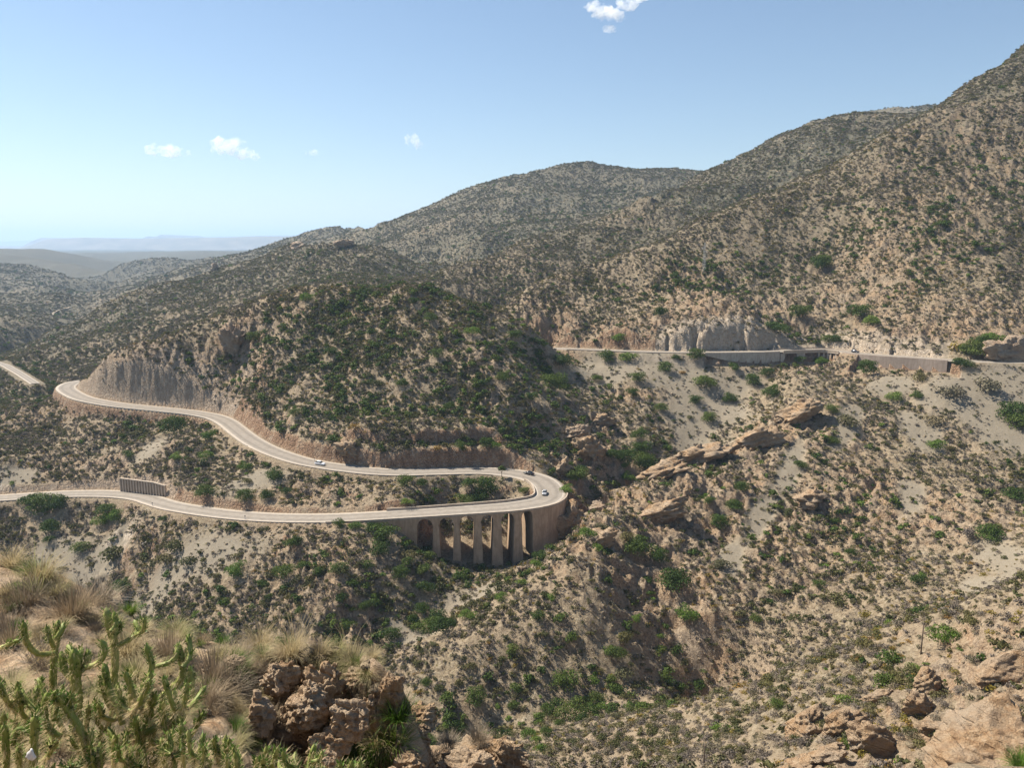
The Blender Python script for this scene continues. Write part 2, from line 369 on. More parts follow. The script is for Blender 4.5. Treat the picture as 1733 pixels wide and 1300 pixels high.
# tilted rock ledges
tz = (H0 + .38 * X + .12 * Y + 3 * fbm(X / 22, Y / 22, 3, 61)) / 4.2
fr = tz - np.floor(tz); saw = sstep(.55, .9, fr) - fr
nz += (.25 + .75 * rocky) * fade * 1.9 * saw * (1 - scree) * (1 + .5 * vnoise(X / 18, Y / 18, 62))
# scattered cliff patches on the far slopes
cl = sstep(.25, .45, fbm(X / 60, Y / 45, 3, 71)) * sstep(380, 480, RR) * fade
nz += cl * 3.2 * (sstep(.45, .8, fr) - fr)
H = H0 + nz * ndmp

# ------------------------------------------------------------ cut and fill along the roads
def carve(H, d, k, pts, hw, cut, fill, bench=None, skip=None):
    zr = pts[k, 2]; flute = np.clip(ridged(X / 7.0, Y / 7.0, 311), 0, 1) * np.where(np.asarray(cut) > 3.8, 3.0, 1.1) + .5 * np.clip(ridged(X / 2.6, Y / 2.6, 312), 0, 1)
    flute = flute * (np.where(bench, .12, .3) if bench is not None else 1.0)
    e = np.maximum(0, d - hw - .9); e = np.maximum(0, e - flute * sstep(0, 1.5, e))
    wob = 1 + .22 * fbm(X / 6, Y / 6, 3, 81)
    near = d < 40
    up = zr - .12 + e * cut * wob
    if bench is not None:
        # a lower cut face, a planted bench, an upper cut face
        e2 = e * (1 + .06 * (wob - 1))
        f = np.interp(e2, [0, 2.0, 7.6, 9.2, 30], [0, 7.6, 8.4, 15.4, 34])
        up = np.where(bench, zr - .12 + f, up)
    lo = zr - .12 - np.maximum(0, d - hw - 1.0) * fill * wob
    if skip is not None: lo = np.where(skip, -1e4, lo)
    crack = np.minimum(e, 4) * (np.where(bench, .05, .28) if bench is not None else .28) * (ridged(X / 4.5 + Y / 9, H / 5.0, 301) + .6 * ridged(X / 1.8, H / 2.2 + Y / 3, 302)) * wob
    up = up + crack * np.where(cut > 3.8, 2.2, 1.0)
    H = np.where(near, np.minimum(H, up), H)
    H = np.where(near, np.maximum(H, lo), H)
    return H
rp = main_w[k1]
ahead = Y > rp[..., 1]
bench = ahead & (rp[..., 1] > 303) & (rp[..., 0] > -95) & (rp[..., 0] < 6)
cliff = ahead & (rp[..., 0] < -150) & (rp[..., 1] > 380)
brz = on_bridge(rp)
H = carve(H, d1, k1, main_w, 4.5, np.where(cliff, 3.4, 2.2), np.where((rp[..., 1] > 380) | ((rp[..., 0] > -74) & (rp[..., 1] < 300)), 2.4, 1.0), bench, brz)
# under the viaduct the ground keeps well below the deck
under = brz & (d1 < 6.2)
H = np.where(under, np.minimum(H, rp[..., 2] - 2.2), H)
rq = upper_w[k2]
walled = (Y < rq[..., 1]) & (((rq[..., 0] > 104) & (rq[..., 0] < 180)) | ((rq[..., 0] > 186) & (rq[..., 0] < 222)))
dip = walled & (d2 < 16)
H = np.where(dip, np.minimum(H, rq[..., 2] - 5.5 - .4 * np.maximum(0, d2 - 4)), H)
H = carve(H, d2, k2, upper_w, 3.8, np.where(rq[..., 0] > 75, 4.0, 1.9), 1.1, None, walled & (d2 > 3.8))

far_w = resample(catmull([P(-150, 596, 680), P(-60, 602, 640), P(0, 616, 596), P(20, 625, 572), P(38, 636, 548), P(60, 650, 515)], 3.0), 3.0)
far_w[:, 2] = np.convolve(np.pad(far_w[:, 2], 8, 'edge'), np.ones(17) / 17, 'valid')
d3, k3 = near_line(far_w, X, Y, (-600, -200, 420, 760))
H = carve(H, d3, k3, far_w, 4.2, .5, .7)
frontd = (d3 < 45) & (Y < far_w[k3, 1] - 5) & (RR > 440)
H = np.where(frontd, np.minimum(H, far_w[k3, 2] - .5 - .19 * np.maximum(0, d3 - 6)), H)
# ------------------------------------------------------------ mesh
i0 = (np.arange(NR - 1)[:, None] * NA + np.arange(NA - 1)[None]).ravel()
quads = np.stack([i0, i0 + 1, i0 + NA + 1, i0 + NA], 1)
gme = np_mesh("hillside", np.stack([X.ravel(), Y.ravel(), H.ravel()], 1), quads, smooth=True)
# slope, for materials and planting
Hx = np.gradient(H, axis=1) / (np.gradient(UU, axis=1) * RR); Hr = np.gradient(H, axis=0) / np.gradient(RR, axis=0)
slope = np.hypot(Hx, Hr)
nzc = 1 / np.sqrt(1 + slope ** 2)
cutf = (1 - sstep(14, 26, np.minimum(d1, d2))) * sstep(.9, 1.5, slope)
cutf = np.maximum(cutf, bench * (d1 < 21) * sstep(.8, 1.3, slope))
cliffm = (ahead & (rp[..., 0] < -140) & (d1 < 22)) * sstep(.8, 1.3, slope)
pale = (Y > rq[..., 1]) * (1 - sstep(14, 20, d2)) * (rq[..., 0] > 78) * (rq[..., 0] < 216)
cutf = np.maximum(cutf, pale * sstep(.6, 1.0, slope))
rockm = np.clip(rocky * .55 + sstep(.9, 1.6, slope) * .8, 0, 1)
lowveg = np.clip(.5 + 1.2 * fbm(X / 55, Y / 55, 3, 91), 0, 1)
cc = np.stack([rockm, np.maximum(np.maximum(scree, .75 * pale), .5 * cliffm * (1 - cliffm * 0)), np.clip(cutf, 0, 1), lowveg], -1).reshape(-1, 4).astype(np.float32)
at = gme.color_attributes.new("mask", 'FLOAT_COLOR', 'POINT'); at.data.foreach_set("color", cc.ravel())
ground = bpy.data.objects.new("hillside", gme); link(ground); tag(ground, kind="structure")
# ------------------------------------------------------------ materials
def mat(name):
    m = bpy.data.materials.new(name); m.use_nodes = True
    n = m.node_tree; b = n.nodes["Principled BSDF"]; b.inputs["Roughness"].default_value = .9
    b.inputs["Specular IOR Level"].default_value = .2
    return m, n, b
def N(n, t, **k):
    x = n.nodes.new(t)
    for a, v in k.items(): setattr(x, a, v)
    return x
def noise(n, vec, scale, detail=4, rough=.6, dist=0):
    x = N(n, "ShaderNodeTexNoise"); x.inputs["Scale"].default_value = scale; x.inputs["Detail"].default_value = detail
    x.inputs["Roughness"].default_value = rough; x.inputs["Distortion"].default_value = dist
    n.links.new(vec, x.inputs["Vector"]); return x.outputs["Fac"]
def ramp(n, fac, stops):
    r = N(n, "ShaderNodeValToRGB"); e = r.color_ramp.elements
    while len(e) < len(stops): e.new(.5)
    for q, (p, c) in zip(e, stops): q.position = p; q.color = (*c, 1) if len(c) == 3 else c
    n.links.new(fac, r.inputs[0]); return r.outputs[0]
def mix(n, f, a, b, mode='MIX'):
    x = N(n, "ShaderNodeMix", data_type='RGBA', blend_type=mode)
    for i, v in ((0, f), (6, a), (7, b)):
        if hasattr(v, 'is_linked') or hasattr(v, 'links'): n.links.new(v, x.inputs[i])
        else: x.inputs[i].default_value = v if i == 0 else (*v, 1)
    return x.outputs[2]
def mth(n, op, a, b=0.0, clamp=False):
    x = N(n, "ShaderNodeMath", operation=op, use_clamp=clamp)
    for i, v in ((0, a), (1, b)):
        if hasattr(v, 'links'): n.links.new(v, x.inputs[i])
        else: x.inputs[i].default_value = v
    return x.outputs[0]
def bump(n, b, h, strength, dist):
    x = N(n, "ShaderNodeBump"); x.inputs["Strength"].default_value = strength; x.inputs["Distance"].default_value = dist
    n.links.new(h, x.inputs["Height"]); n.links.new(x.outputs[0], b.inputs["Normal"]); return x
def pos(n): return N(n, "ShaderNodeNewGeometry").outputs["Position"]

def ground_mat():
    m, n, b = mat("hillside_soil"); p = pos(n)
    a = N(n, "ShaderNodeAttribute", attribute_name="mask"); sep = N(n, "ShaderNodeSeparateColor"); n.links.new(a.outputs["Color"], sep.inputs[0])
    rock, scr, cut, veg = sep.outputs[0], sep.outputs[1], sep.outputs[2], a.outputs["Alpha"]
    n1 = noise(n, p, .05, 6, .65); n2 = noise(n, p, .6, 5, .7); n3 = noise(n, p, 2.2, 4, .7)
    soil = ramp(n, n2, [(.3, (.165, .120, .074)), (.5, (.29, .232, .152)), (.7, (.43, .365, .265))])
    soil = mix(n, ramp(n, n1, [(.42, (0, 0, 0)), (.62, (1, 1, 1))]), soil, mix(n, n3, (.225, .163, .10), (.44, .355, .25)))
    rk = ramp(n, n3, [(.28, (.14, .085, .048)), (.5, (.35, .235, .142)), (.72, (.52, .40, .28))])
    rk2 = ramp(n, n2, [(.3, (.18, .135, .095)), (.7, (.46, .365, .265))])
    rk = mix(n, ramp(n, noise(n, p, .11, 4), [(.42, (0, 0, 0)), (.6, (1, 1, 1))]), rk, rk2)
    col = mix(n, rock, soil, rk)
    sc = mix(n, noise(n, p, .18, 5, .7), (.165, .138, .10), (.27, .228, .166))
    sc = mix(n, ramp(n, noise(n, p, 3.0, 2), [(.6, (0, 0, 0)), (.72, (1, 1, 1))]), sc, (.36, .30, .22))
    col = mix(n, scr, col, sc)
    n5 = noise(n, p, 1.1, 8, .75, .4)
    stony = ramp(n, n5, [(.36, (.42, .38, .34)), (.47, (.92, .9, .88)), (.62, (1.12, 1.1, 1.06))])
    col = mix(n, mth(n, 'SUBTRACT', 1.0, mth(n, 'MULTIPLY', scr, .8)), col, stony, 'MULTIPLY')
    # bare cut faces: vertical streaks of ochre and grey
    mp = N(n, "ShaderNodeMapping"); mp.inputs["Scale"].default_value = (1, 1, .25); n.links.new(p, mp.inputs[0])
    ct = ramp(n, noise(n, mp.outputs[0], .35, 6, .7), [(.3, (.16, .095, .055)), (.5, (.30, .185, .112)), (.7, (.42, .32, .225))])
    col = mix(n, mth(n, 'MULTIPLY', cut, mth(n, 'SUBTRACT', 1.0, mth(n, 'MULTIPLY', scr, .75))), col, ct)
    col = mix(n, mth(n, 'MULTIPLY', mth(n, 'MULTIPLY', cut, scr), .9), col, ramp(n, n2, [(.3, (.28, .21, .145)), (.5, (.45, .37, .28)), (.7, (.58, .50, .40))]))
    # distant scrub, too fine to be modelled: olive speckle
    cd = N(n, "ShaderNodeVectorMath", operation='LENGTH'); n.links.new(p, cd.inputs[0])
    far = N(n, "ShaderNodeMapRange"); far.inputs[1].default_value = 420; far.inputs[2].default_value = 850; n.links.new(cd.outputs["Value"], far.inputs[0])
    vo = N(n, "ShaderNodeTexVoronoi"); vo.inputs["Scale"].default_value = .28; n.links.new(p, vo.inputs["Vector"])
    sp = ramp(n, vo.outputs["Distance"], [(.68, (1, 1, 1)), (.95, (0, 0, 0))])
    gcol = mix(n, noise(n, p, .02, 5, .7), (.068, .066, .044), (.14, .126, .084))
    vf = mth(n, 'MULTIPLY', far.outputs[0], mth(n, 'MULTIPLY', sp, mth(n, 'ADD', mth(n, 'MULTIPLY', veg, .2), .8)), True)
    vf = mth(n, 'MULTIPLY', vf, mth(n, 'SUBTRACT', 1.0, mth(n, 'MULTIPLY', rock, .3)))
    col = mix(n, vf, col, gcol)
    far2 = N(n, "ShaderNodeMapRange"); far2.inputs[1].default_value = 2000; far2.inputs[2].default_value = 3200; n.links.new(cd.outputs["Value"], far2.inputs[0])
    col = mix(n, mth(n, 'MULTIPLY', far2.outputs[0], .85), col, mix(n, noise(n, p, .006, 8, .75), (.030, .033, .022), (.105, .092, .062)))  # farthest slopes painted darker: shadows among the unmodelled shrubs put into the colour
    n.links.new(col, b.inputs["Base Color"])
    hb = mth(n, 'ADD', mth(n, 'MULTIPLY', n2, 1.0), mth(n, 'MULTIPLY', n3, .6))
    hb = mth(n, 'ADD', hb, mth(n, 'MULTIPLY', noise(n, p, 7, 3, .7), .3))
    vc_ = N(n, "ShaderNodeTexVoronoi", feature='DISTANCE_TO_EDGE'); vc_.inputs["Scale"].default_value = .55
    wp = N(n, "ShaderNodeVectorMath", operation='ADD'); n.links.new(p, wp.inputs[0])
    wn = N(n, "ShaderNodeTexNoise"); wn.inputs["Scale"].default_value = .5; n.links.new(p, wn.inputs["Vector"]); ws = N(n, "ShaderNodeVectorMath", operation='SCALE'); ws.inputs["Scale"].default_value = 2.5
    n.links.new(wn.outputs["Color"], ws.inputs[0]); n.links.new(ws.outputs[0], wp.inputs[1]); n.links.new(wp.outputs[0], vc_.inputs["Vector"])
    crk = ramp(n, vc_.outputs["Distance"], [(.0, (0, 0, 0)), (.16, (1, 1, 1))])
    rc = mth(n, 'MAXIMUM', mth(n, 'MULTIPLY', rock, .25), cut)
    hb = mth(n, 'ADD', hb, mth(n, 'MULTIPLY', mth(n, 'MULTIPLY', crk, rc), .6))
    hb = mth(n, 'MULTIPLY', hb, mth(n, 'SUBTRACT', 1.0, mth(n, 'MULTIPLY', scr, .75)))
    bump(n, b, hb, .9, 1.0)
    return m
gmat = ground_mat(); gme.materials.append(gmat)
# ------------------------------------------------------------ road materials
def uvn(n, name="RoadUV"): return N(n, "ShaderNodeAttribute", attribute_name=name).outputs["Vector"]
def road_mat(name, half):
    m, n, b = mat(name); p = pos(n); sx = N(n, "ShaderNodeSeparateXYZ"); n.links.new(uvn(n), sx.inputs[0])
    t = mth(n, 'ABSOLUTE', sx.outputs[1])           # 0 centre .. 1 edge
    base = ramp(n, noise(n, p, .5, 6, .7), [(.3, (.20, .17, .137)), (.7, (.28, .243, .20))])
    wear = ramp(n, mth(n, 'ABSOLUTE', mth(n, 'SUBTRACT', t, .42)), [(.0, (.8, .8, .8)), (.2, (1.05, 1.05, 1.05))])
    base = mix(n, 1.0, base, wear, 'MULTIPLY')
    dust = ramp(n, mth(n, 'ADD', t, mth(n, 'MULTIPLY', mth(n, 'SUBTRACT', noise(n, p, .8, 4), .5), .25)), [(.72, (0, 0, 0)), (.86, (1, 1, 1))])
    col = mix(n, mth(n, 'MULTIPLY', dust, .8), base, (.46, .385, .30))
    line = ramp(n, mth(n, 'ABSOLUTE', mth(n, 'SUBTRACT', t, .77)), [(.018, (1, 1, 1)), (.03, (0, 0, 0))])
    col = mix(n, mth(n, 'MULTIPLY', line, .25), col, (.62, .60, .56))
    n.links.new(col, b.inputs["Base Color"]); bump(n, b, noise(n, p, 9, 3), .25, .05)
    return m
def concrete_mat(name, c1, c2, streak=.5):
    m, n, b = mat(name); p = pos(n)
    mp = N(n, "ShaderNodeMapping"); mp.inputs["Scale"].default_value = (1, 1, .18); n.links.new(p, mp.inputs[0])
    c = ramp(n, noise(n, p, .45, 6, .7), [(.3, c1), (.7, c2)])
    s = ramp(n, noise(n, mp.outputs[0], 1.1, 5, .7), [(.42, (.55, .52, .5)), (.6, (1, 1, 1))])
    c = mix(n, streak, c, s, 'MULTIPLY')
    br = N(n, "ShaderNodeTexBrick"); br.inputs["Scale"].default_value = 1.0; br.inputs["Mortar Size"].default_value = .02
    br.inputs["Color1"].default_value = (1, 1, 1, 1); br.inputs["Color2"].default_value = (.86, .86, .86, 1); br.inputs["Mortar"].default_value = (.68, .68, .68, 1)
    mp2 = N(n, "ShaderNodeMapping"); mp2.inputs["Rotation"].default_value = (math.pi / 2, 0, 0); n.links.new(p, mp2.inputs[0]); n.links.new(mp2.outputs[0], br.inputs["Vector"])
    c = mix(n, .6, c, br.outputs["Color"], 'MULTIPLY')
    n.links.new(c, b.inputs["Base Color"]); bump(n, b, noise(n, p, 5, 4), .5, .08)
    return m
M_road = road_mat("worn_asphalt", 4.3)
M_stone = concrete_mat("viaduct_masonry", (.46, .32, .205), (.58, .42, .285))
M_coping = concrete_mat("pale_coping", (.40, .32, .24), (.52, .43, .335), .25)
M_conc = concrete_mat("grey_concrete", (.42, .36, .29), (.54, .47, .385))
M_pink = concrete_mat("pinkish_render", (.46, .35, .265), (.58, .46, .36), .35)

def line_frame(pts):
    t = np.gradient(pts, axis=0); t[:, 2] = 0; t /= np.linalg.norm(t, axis=1)[:, None]
    return t, np.stack([-t[:, 1], t[:, 0], 0 * t[:, 0]], 1)      # tangent, left normal
mT, mN = line_frame(main_w); uT, uN = line_frame(upper_w)
def ribbon(name, pts, nrm, hw, m, lift=0.0):
    K = np.array([-1, -.8, -.4, 0, .4, .8, 1]); n = len(pts)
    V = (pts[:, None] + nrm[:, None] * (K[None, :, None] * hw[:, None, None])); V[..., 2] += lift - .05 * (np.abs(K) ** 2)[None]
    V = np.concatenate([V, V[:, ::-1] - [0, 0, .5]], 1); w_ = V.shape[1]
    q = [(i * w_ + k, i * w_ + (k + 1) % w_, (i + 1) * w_ + (k + 1) % w_, (i + 1) * w_ + k) for i in range(n - 1) for k in range(w_)]
    q = [f[::-1] for f in q]
    me = np_mesh(name, V.reshape(-1, 3), q); me.materials.append(m)
    a = me.attributes.new("RoadUV", 'FLOAT_VECTOR', 'POINT'); uv = np.zeros((n, w_, 3), np.float32)
    uv[:, :7, 1] = K; uv[:, 7:, 1] = K[::-1]; uv[..., 0] = (np.arange(n) * 2.0)[:, None]
    a.data.foreach_set("vector", uv.ravel())
    o = bpy.data.objects.new(name, me); link(o); return tag(o, kind="structure")
ribbon("road", main_w, mN, main_hw + .7, M_road, .10)
ribbon("road", upper_w, uN, upper_hw + .5, M_road, .10)

def proj(q):
    q = np.atleast_2d(q); x, y, z = q[:, 0], q[:, 1], q[:, 2]
    f = y * CP - z * SP; u = y * SP + z * CP
    return CX + F * x / f, CY - F * u / f
mpx, mpy = proj(main_w)
top_i = int(np.argmax(main_w[:, 0]))
def idx_main(px, lower):
    r = np.arange(top_i, len(main_w)) if lower else np.arange(0, top_i)
    return int(r[np.argmin(np.abs(mpx[r] - px) + (0 if lower else 1) * 0)])
upx, upy = proj(upper_w)
def idx_upper(px): return int(np.argmin(np.abs(upx - px)))

def strip_wall(path, nrm, off, thick, top, bot, mb=None, jitter=0.0):
    """wall along a path: off = distance of its outer face from the centre line; top/bot are arrays of z"""
    mb = mb or MB(); n = len(path)
    top = np.broadcast_to(top, n); bot = np.broadcast_to(bot, n); sgn = np.sign(off if np.isscalar(off) else off[0])
    offa = np.broadcast_to(off, n)
    for i in range(n):
        o = path[i] + nrm[i] * offa[i]; q = path[i] + nrm[i] * (offa[i] - sgn * thick)
        mb.v += [(o[0], o[1], bot[i]), (o[0], o[1], top[i]), (q[0], q[1], top[i]), (q[0], q[1], bot[i])]
    b = len(mb.v) - 4 * n
    for i in range(n - 1):
        for k in range(4):
            f = (b + i * 4 + k, b + i * 4 + (k + 1) % 4, b + (i + 1) * 4 + (k + 1) % 4, b + (i + 1) * 4 + k)
            mb.f.append(f if sgn > 0 else f[::-1])
    mb.f.append((b, b + 3, b + 2, b + 1) if sgn > 0 else (b, b + 1, b + 2, b + 3))
    e = b + 4 * (n - 1); mb.f.append((e, e + 1, e + 2, e + 3) if sgn > 0 else (e, e + 3, e + 2, e + 1))
    return mb

# ------------------------------------------------------------ viaduct
va = idx_main(556, True); vb = top_i - 3                     # along the lower leg and round the bend
fine = resample(main_w[vb:va + 1][::-1], .35)                # runs left to right
fT, fN = line_frame(fine); fN = -fN                          # left of travel reversed: outer = camera side
fhw = np.interp(np.arange(len(fine)) / len(fine), np.linspace(0, 1, va + 1 - vb), (main_hw[vb:va + 1][::-1]) + 1.0)
outer = fine + fN * fhw[:, None]
ox, oy = proj(outer)
if ox[0] > ox[-1]: pass
opens = [(705, 733, 879), (743, 768, 877), (778, 803, 874), (814, 835.5, 872), (849, 871, 869.5), (883, 902, 865)]
imax = int(np.argmax(ox))
def fi(px): return int(np.argmin(np.abs(ox[:imax + 1] - px)))
zdeck = fine[:, 2] + .02
bot = np.full(len(fine), -200.0); state = np.zeros(len(fine), int)
spr = []
for q, (a, b_, ty) in enumerate(opens):
    i, j = fi(a), fi(b_); c = (i + j) // 2
    ztop = ray(ox[c], ty)[1] * outer[c, 1]; half = np.linalg.norm(fine[j] - fine[i]) / 2
    half_o = np.linalg.norm(outer[j] - outer[i]) / 2
    zs = ztop - half_o
    spr.append((i, j, zs))
    sarr = np.linspace(-1, 1, j - i + 1)
    bot[i:j + 1] = zs + half_o * np.sqrt(np.maximum(0, 1 - sarr ** 2)); state[i:j + 1] = 1
# pier intervals between openings
piers = []
for q in range(len(spr) - 1):
    i, j = spr[q][1], spr[q + 1][0]; zs = min(spr[q][2], spr[q + 1][2])
    bot[i + 1:j] = zs - .01; piers.append((i, j, zs))
bot[:spr[0][0]] = np.minimum(zdeck[:spr[0][0]] - 12, 0); bot[:spr[0][0]] = zdeck[:spr[0][0]] - np.linspace(3, 17, spr[0][0])
bot[spr[-1][1] + 1:] = zdeck[spr[-1][1] + 1:] - np.linspace(18, 15, len(bot) - spr[-1][1] - 1)
via = empty("viaduct", tuple(fine[len(fine) // 2] + [0, 0, -14]), 0, "curved brown masonry viaduct with six tall round arches carrying the hairpin bend", "viaduct")
via_inv = Matrix.Translation(-Vector(via.location))
def part(o):
    o.matrix_parent_inverse = Matrix.Identity(4); o.data.transform(via_inv); o.parent = via; return o
mb = strip_wall(fine, fN, fhw, 0, zdeck + .02, bot)
# full-width spandrel and vault: outer and inner faces at different offsets
mb = MB(); n_ = len(fine); inner_w = fhw
for i in range(n_):
    o = fine[i] + fN[i] * fhw[i]; q = fine[i] - fN[i] * (inner_w[i] - .2)
    mb.v += [(o[0], o[1], bot[i]), (o[0], o[1], zdeck[i]), (q[0], q[1], zdeck[i] - .25), (q[0], q[1], bot[i])]
for i in range(n_ - 1):
    for k in range(4):
        mb.f.append((i * 4 + k, i * 4 + (k + 1) % 4, (i + 1) * 4 + (k + 1) % 4, (i + 1) * 4 + k)[::-1])
mb.f.append((0, 1, 2, 3)); e = 4 * (n_ - 1); mb.f.append((e + 3, e + 2, e + 1, e))
part(mb.build("arched_wall", M_stone))
for (i, j, zs) in piers:
    c = (i + j) // 2; mb = MB(); zb = -119.0
    lv = [(zs, 0), (zs - 6, .22), (zb, .22 + .05 * (zs - 6 - zb))]
    for z, g in lv:
        for (k, sg, sd) in ((i, -1, 1), (j, 1, 1), (j, 1, -1), (i, -1, -1)):
            off = fhw[k] + g if sd > 0 else -(inner_w[k] - .2 + g)
            pnt = fine[k] + fN[k] * off + fT[c] * sg * g * .8
            mb.v.append((pnt[0], pnt[1], z))
    for l in range(2):
        for k in range(4):
            mb.f.append((l * 4 + k, l * 4 + (k + 1) % 4, (l + 1) * 4 + (k + 1) % 4, (l + 1) * 4 + k))
    mb.f.append((3, 2, 1, 0)); mb.f.append((8, 9, 10, 11))
    part(mb.build("pier", M_stone))
# sloping buttress face at the right abutment
# parapets
part(strip_wall(fine, fN, fhw + .12, .42, zdeck + .42, zdeck - .35).build("parapet", M_coping))
pi0 = idx_main(655, True); pi1 = int(top_i - 9)
ppts = main_w[pi1:pi0 + 1]
part(strip_wall(ppts, -mN[pi1:pi0 + 1], main_hw[pi1:pi0 + 1] + .75, .5, ppts[:, 2] + .95, ppts[:, 2] - 1.2).build("parapet", M_coping))

# ------------------------------------------------------------ low walls and retaining walls
def ground_z(x, y):
    u = math.atan2(x, y); v = math.log(math.hypot(x, y))
    j = int(np.clip(np.searchsorted(AZ, u) - 1, 0, NA - 2)); i = int(np.clip(np.searchsorted(lr, v) - 1, 0, NR - 2))
    a = (u - AZ[j]) / (AZ[j + 1] - AZ[j]); b = (v - lr[i]) / (lr[i + 1] - lr[i])
    a = min(max(a, 0), 1); b = min(max(b, 0), 1)
    return float(H[i, j] * (1 - a) * (1 - b) + H[i, j + 1] * a * (1 - b) + H[i + 1, j] * (1 - a) * b + H[i + 1, j + 1] * a * b)
def road_wall(name, pts, nrm, off, thick, rise, drop, m, label, cat):
    o = strip_wall(pts, nrm, off, thick, pts[:, 2] + rise, pts[:, 2] - drop).build(name, m)
    return tag(o, label, cat)
a_, b_ = idx_main(150, False), idx_main(432, False)
a_ = int(np.argmin(mpx[:top_i])) + 2
i1 = a_; i2 = int([i for i in range(top_i) if mpx[i] > 440 and i > a_][0])
tap = np.interp(np.arange(i1, i2), [i1, i1 + 6, (i1 + i2) // 2, i2 - 10, i2], [2.5, 5.5, 4.5, 2.5, 1.2])
road_wall("retaining_wall", main_w[i1:i2], -mN[i1:i2], main_hw[i1:i2] + .95, .4, .22, tap, M_conc, "grey retaining wall holding up the outer edge of the road around the far left bend", "retaining wall")
i3 = int([i for i in range(top_i) if mpx[i] > 842 and i > a_][0])
road_wall("kerb_wall", main_w[i2 + 1:i3], -mN[i2 + 1:i3], main_hw[i2 + 1:i3] + .95, .35, .2, 1.0, M_coping, "low pale kerb wall edging the middle stretch of the upper road by the white car", "kerb wall")
i4 = idx_main(556, True)
road_wall("kerb_wall", main_w[i4 + 1:-4], mN[i4 + 1:-4], main_hw[i4 + 1:-4] + .95, .35, .25, 1.1, M_coping, "low pale kerb wall edging the lower road left of the viaduct", "kerb wall")
# upper right road
def up_range(p0, p1): return slice(idx_upper(p0), idx_upper(p1) + 1)
sl = up_range(1190, 1312); nn = sl.stop - sl.start
o = strip_wall(upper_w[sl], -uN[sl], 4.5, .5, upper_w[sl, 2] + .45, upper_w[sl, 2] - np.interp(np.arange(nn), [0, nn * .3, nn * .7, nn - 1], [1.2, 4.2, 6, 5])).build("retaining_wall", M_conc)
tag(o, "long grey concrete retaining wall under the upper road above the scree slope", "retaining wall")
sl = up_range(1432, 1606); nn = sl.stop - sl.start
o = strip_wall(upper_w[sl], -uN[sl], 4.5, .5, upper_w[sl, 2] + .25, upper_w[sl, 2] - np.interp(np.arange(nn), [0, nn * .5, nn - 1], [3.5, 7.5, 6])).build("retaining_wall", M_pink)
tag(o, "pinkish retaining wall under the upper road near the right edge", "retaining wall")
sl = up_range(962, 1185)
road_wall("kerb_wall", upper_w[sl], -uN[sl], 4.4, .3, .3, .9, M_coping, "low kerb wall along the upper road above the top of the scree", "kerb wall")
# small bridge on the upper road
sl = up_range(1316, 1428); pts = upper_w[sl]
sb = empty("road_bridge", tuple(pts[len(pts) // 2] + [0, 0, -5]), 0, "small pale bridge with openings carrying the upper road over the gullies", "bridge")
def part_of(e, o): o.data.transform(Matrix.Translation(-Vector(e.location))); o.parent = e; return o
part_of(sb, strip_wall(pts, -uN[sl], 4.5, 9.0, pts[:, 2] + .05, pts[:, 2] - 1.0).build("deck", M_coping))
for sgn in (-1, 1):
    part_of(sb, strip_wall(pts, uN[sl] * sgn, 4.62, .3, pts[:, 2] + .75, pts[:, 2] + .06).build("parapet", M_coping))
for fr_ in (.03, .30, .36, .62, .72, .80, .88, .97):
    k = int(fr_ * (len(pts) - 1)); c = pts[k]; ang = math.atan2(uT[sl][k][1], uT[sl][k][0])
    m_ = MB().box((c[0], c[1], c[2] - 4.5), (1.0 if fr_ > .6 else 2.6, 8.4, 7.0), ang)
    part_of(sb, m_.build("pier", M_conc if fr_ < .6 else M_coping))
# ribbed wall on the inner side of the lower road
def Pz(px, py, z): a, b = ray(px, py); return np.array([a * z / b, z / b, z])
A_, B_ = Pz(206, 831, -102.9), Pz(281, 838, -101.2)
rib = empty("ribbed_wall", tuple((A_ + B_) / 2), 0, "brown ribbed retaining wall panel on the inner side of the lower road at left", "retaining wall")
d_ = B_ - A_; L_ = np.hypot(d_[0], d_[1]); ang = math.atan2(d_[1], d_[0]); nv = np.array([math.sin(ang), -math.cos(ang), 0])
M_rust = concrete_mat("brown_boards", (.56, .43, .31), (.68, .54, .41), .25)
mb = MB(); K = 16
tops = []
for i in range(K + 1):
    t = i / K; c = A_ + d_ * t; h = 5.4 - .8 * t - (1.6 * max(0, t - .75) * 2); tops.append((c, h))
for i in range(K):
    (c0, h0), (c1, h1) = tops[i], tops[i + 1]
    V = [c0 - [0, 0, 1.5], c1 - [0, 0, 1.5], c1 + [0, 0, h1], c0 + [0, 0, h0]]; W = [v - nv * .4 for v in V]
    mb.add(V + W, [(0, 1, 2, 3), (7, 6, 5, 4), (3, 2, 6, 7), (0, 4, 5, 1), (1, 5, 6, 2), (0, 3, 7, 4)])
part_of(rib, mb.build("panel", M_rust))
for i in range(K + 1):
    c, h = tops[i]
    part_of(rib, MB().box(tuple(c + nv * .28 + [0, 0, h / 2 - .6]), (.42, .56, h + 1.5), ang).build("rib", M_rust))
mb = MB()
for i in range(K):
    (c0, h0), (c1, h1) = tops[i], tops[i + 1]; m_ = (c0 + c1) / 2 + [0, 0, (h0 + h1) / 2 + .17]
    mb.box(tuple(m_ + nv * .1), (L_ / K + .02, .9, .3), ang, 0, math.atan2(-((c1[2] + h1) - (c0[2] + h0)), L_ / K) * 1)
part_of(rib, mb.build("coping", M_coping))
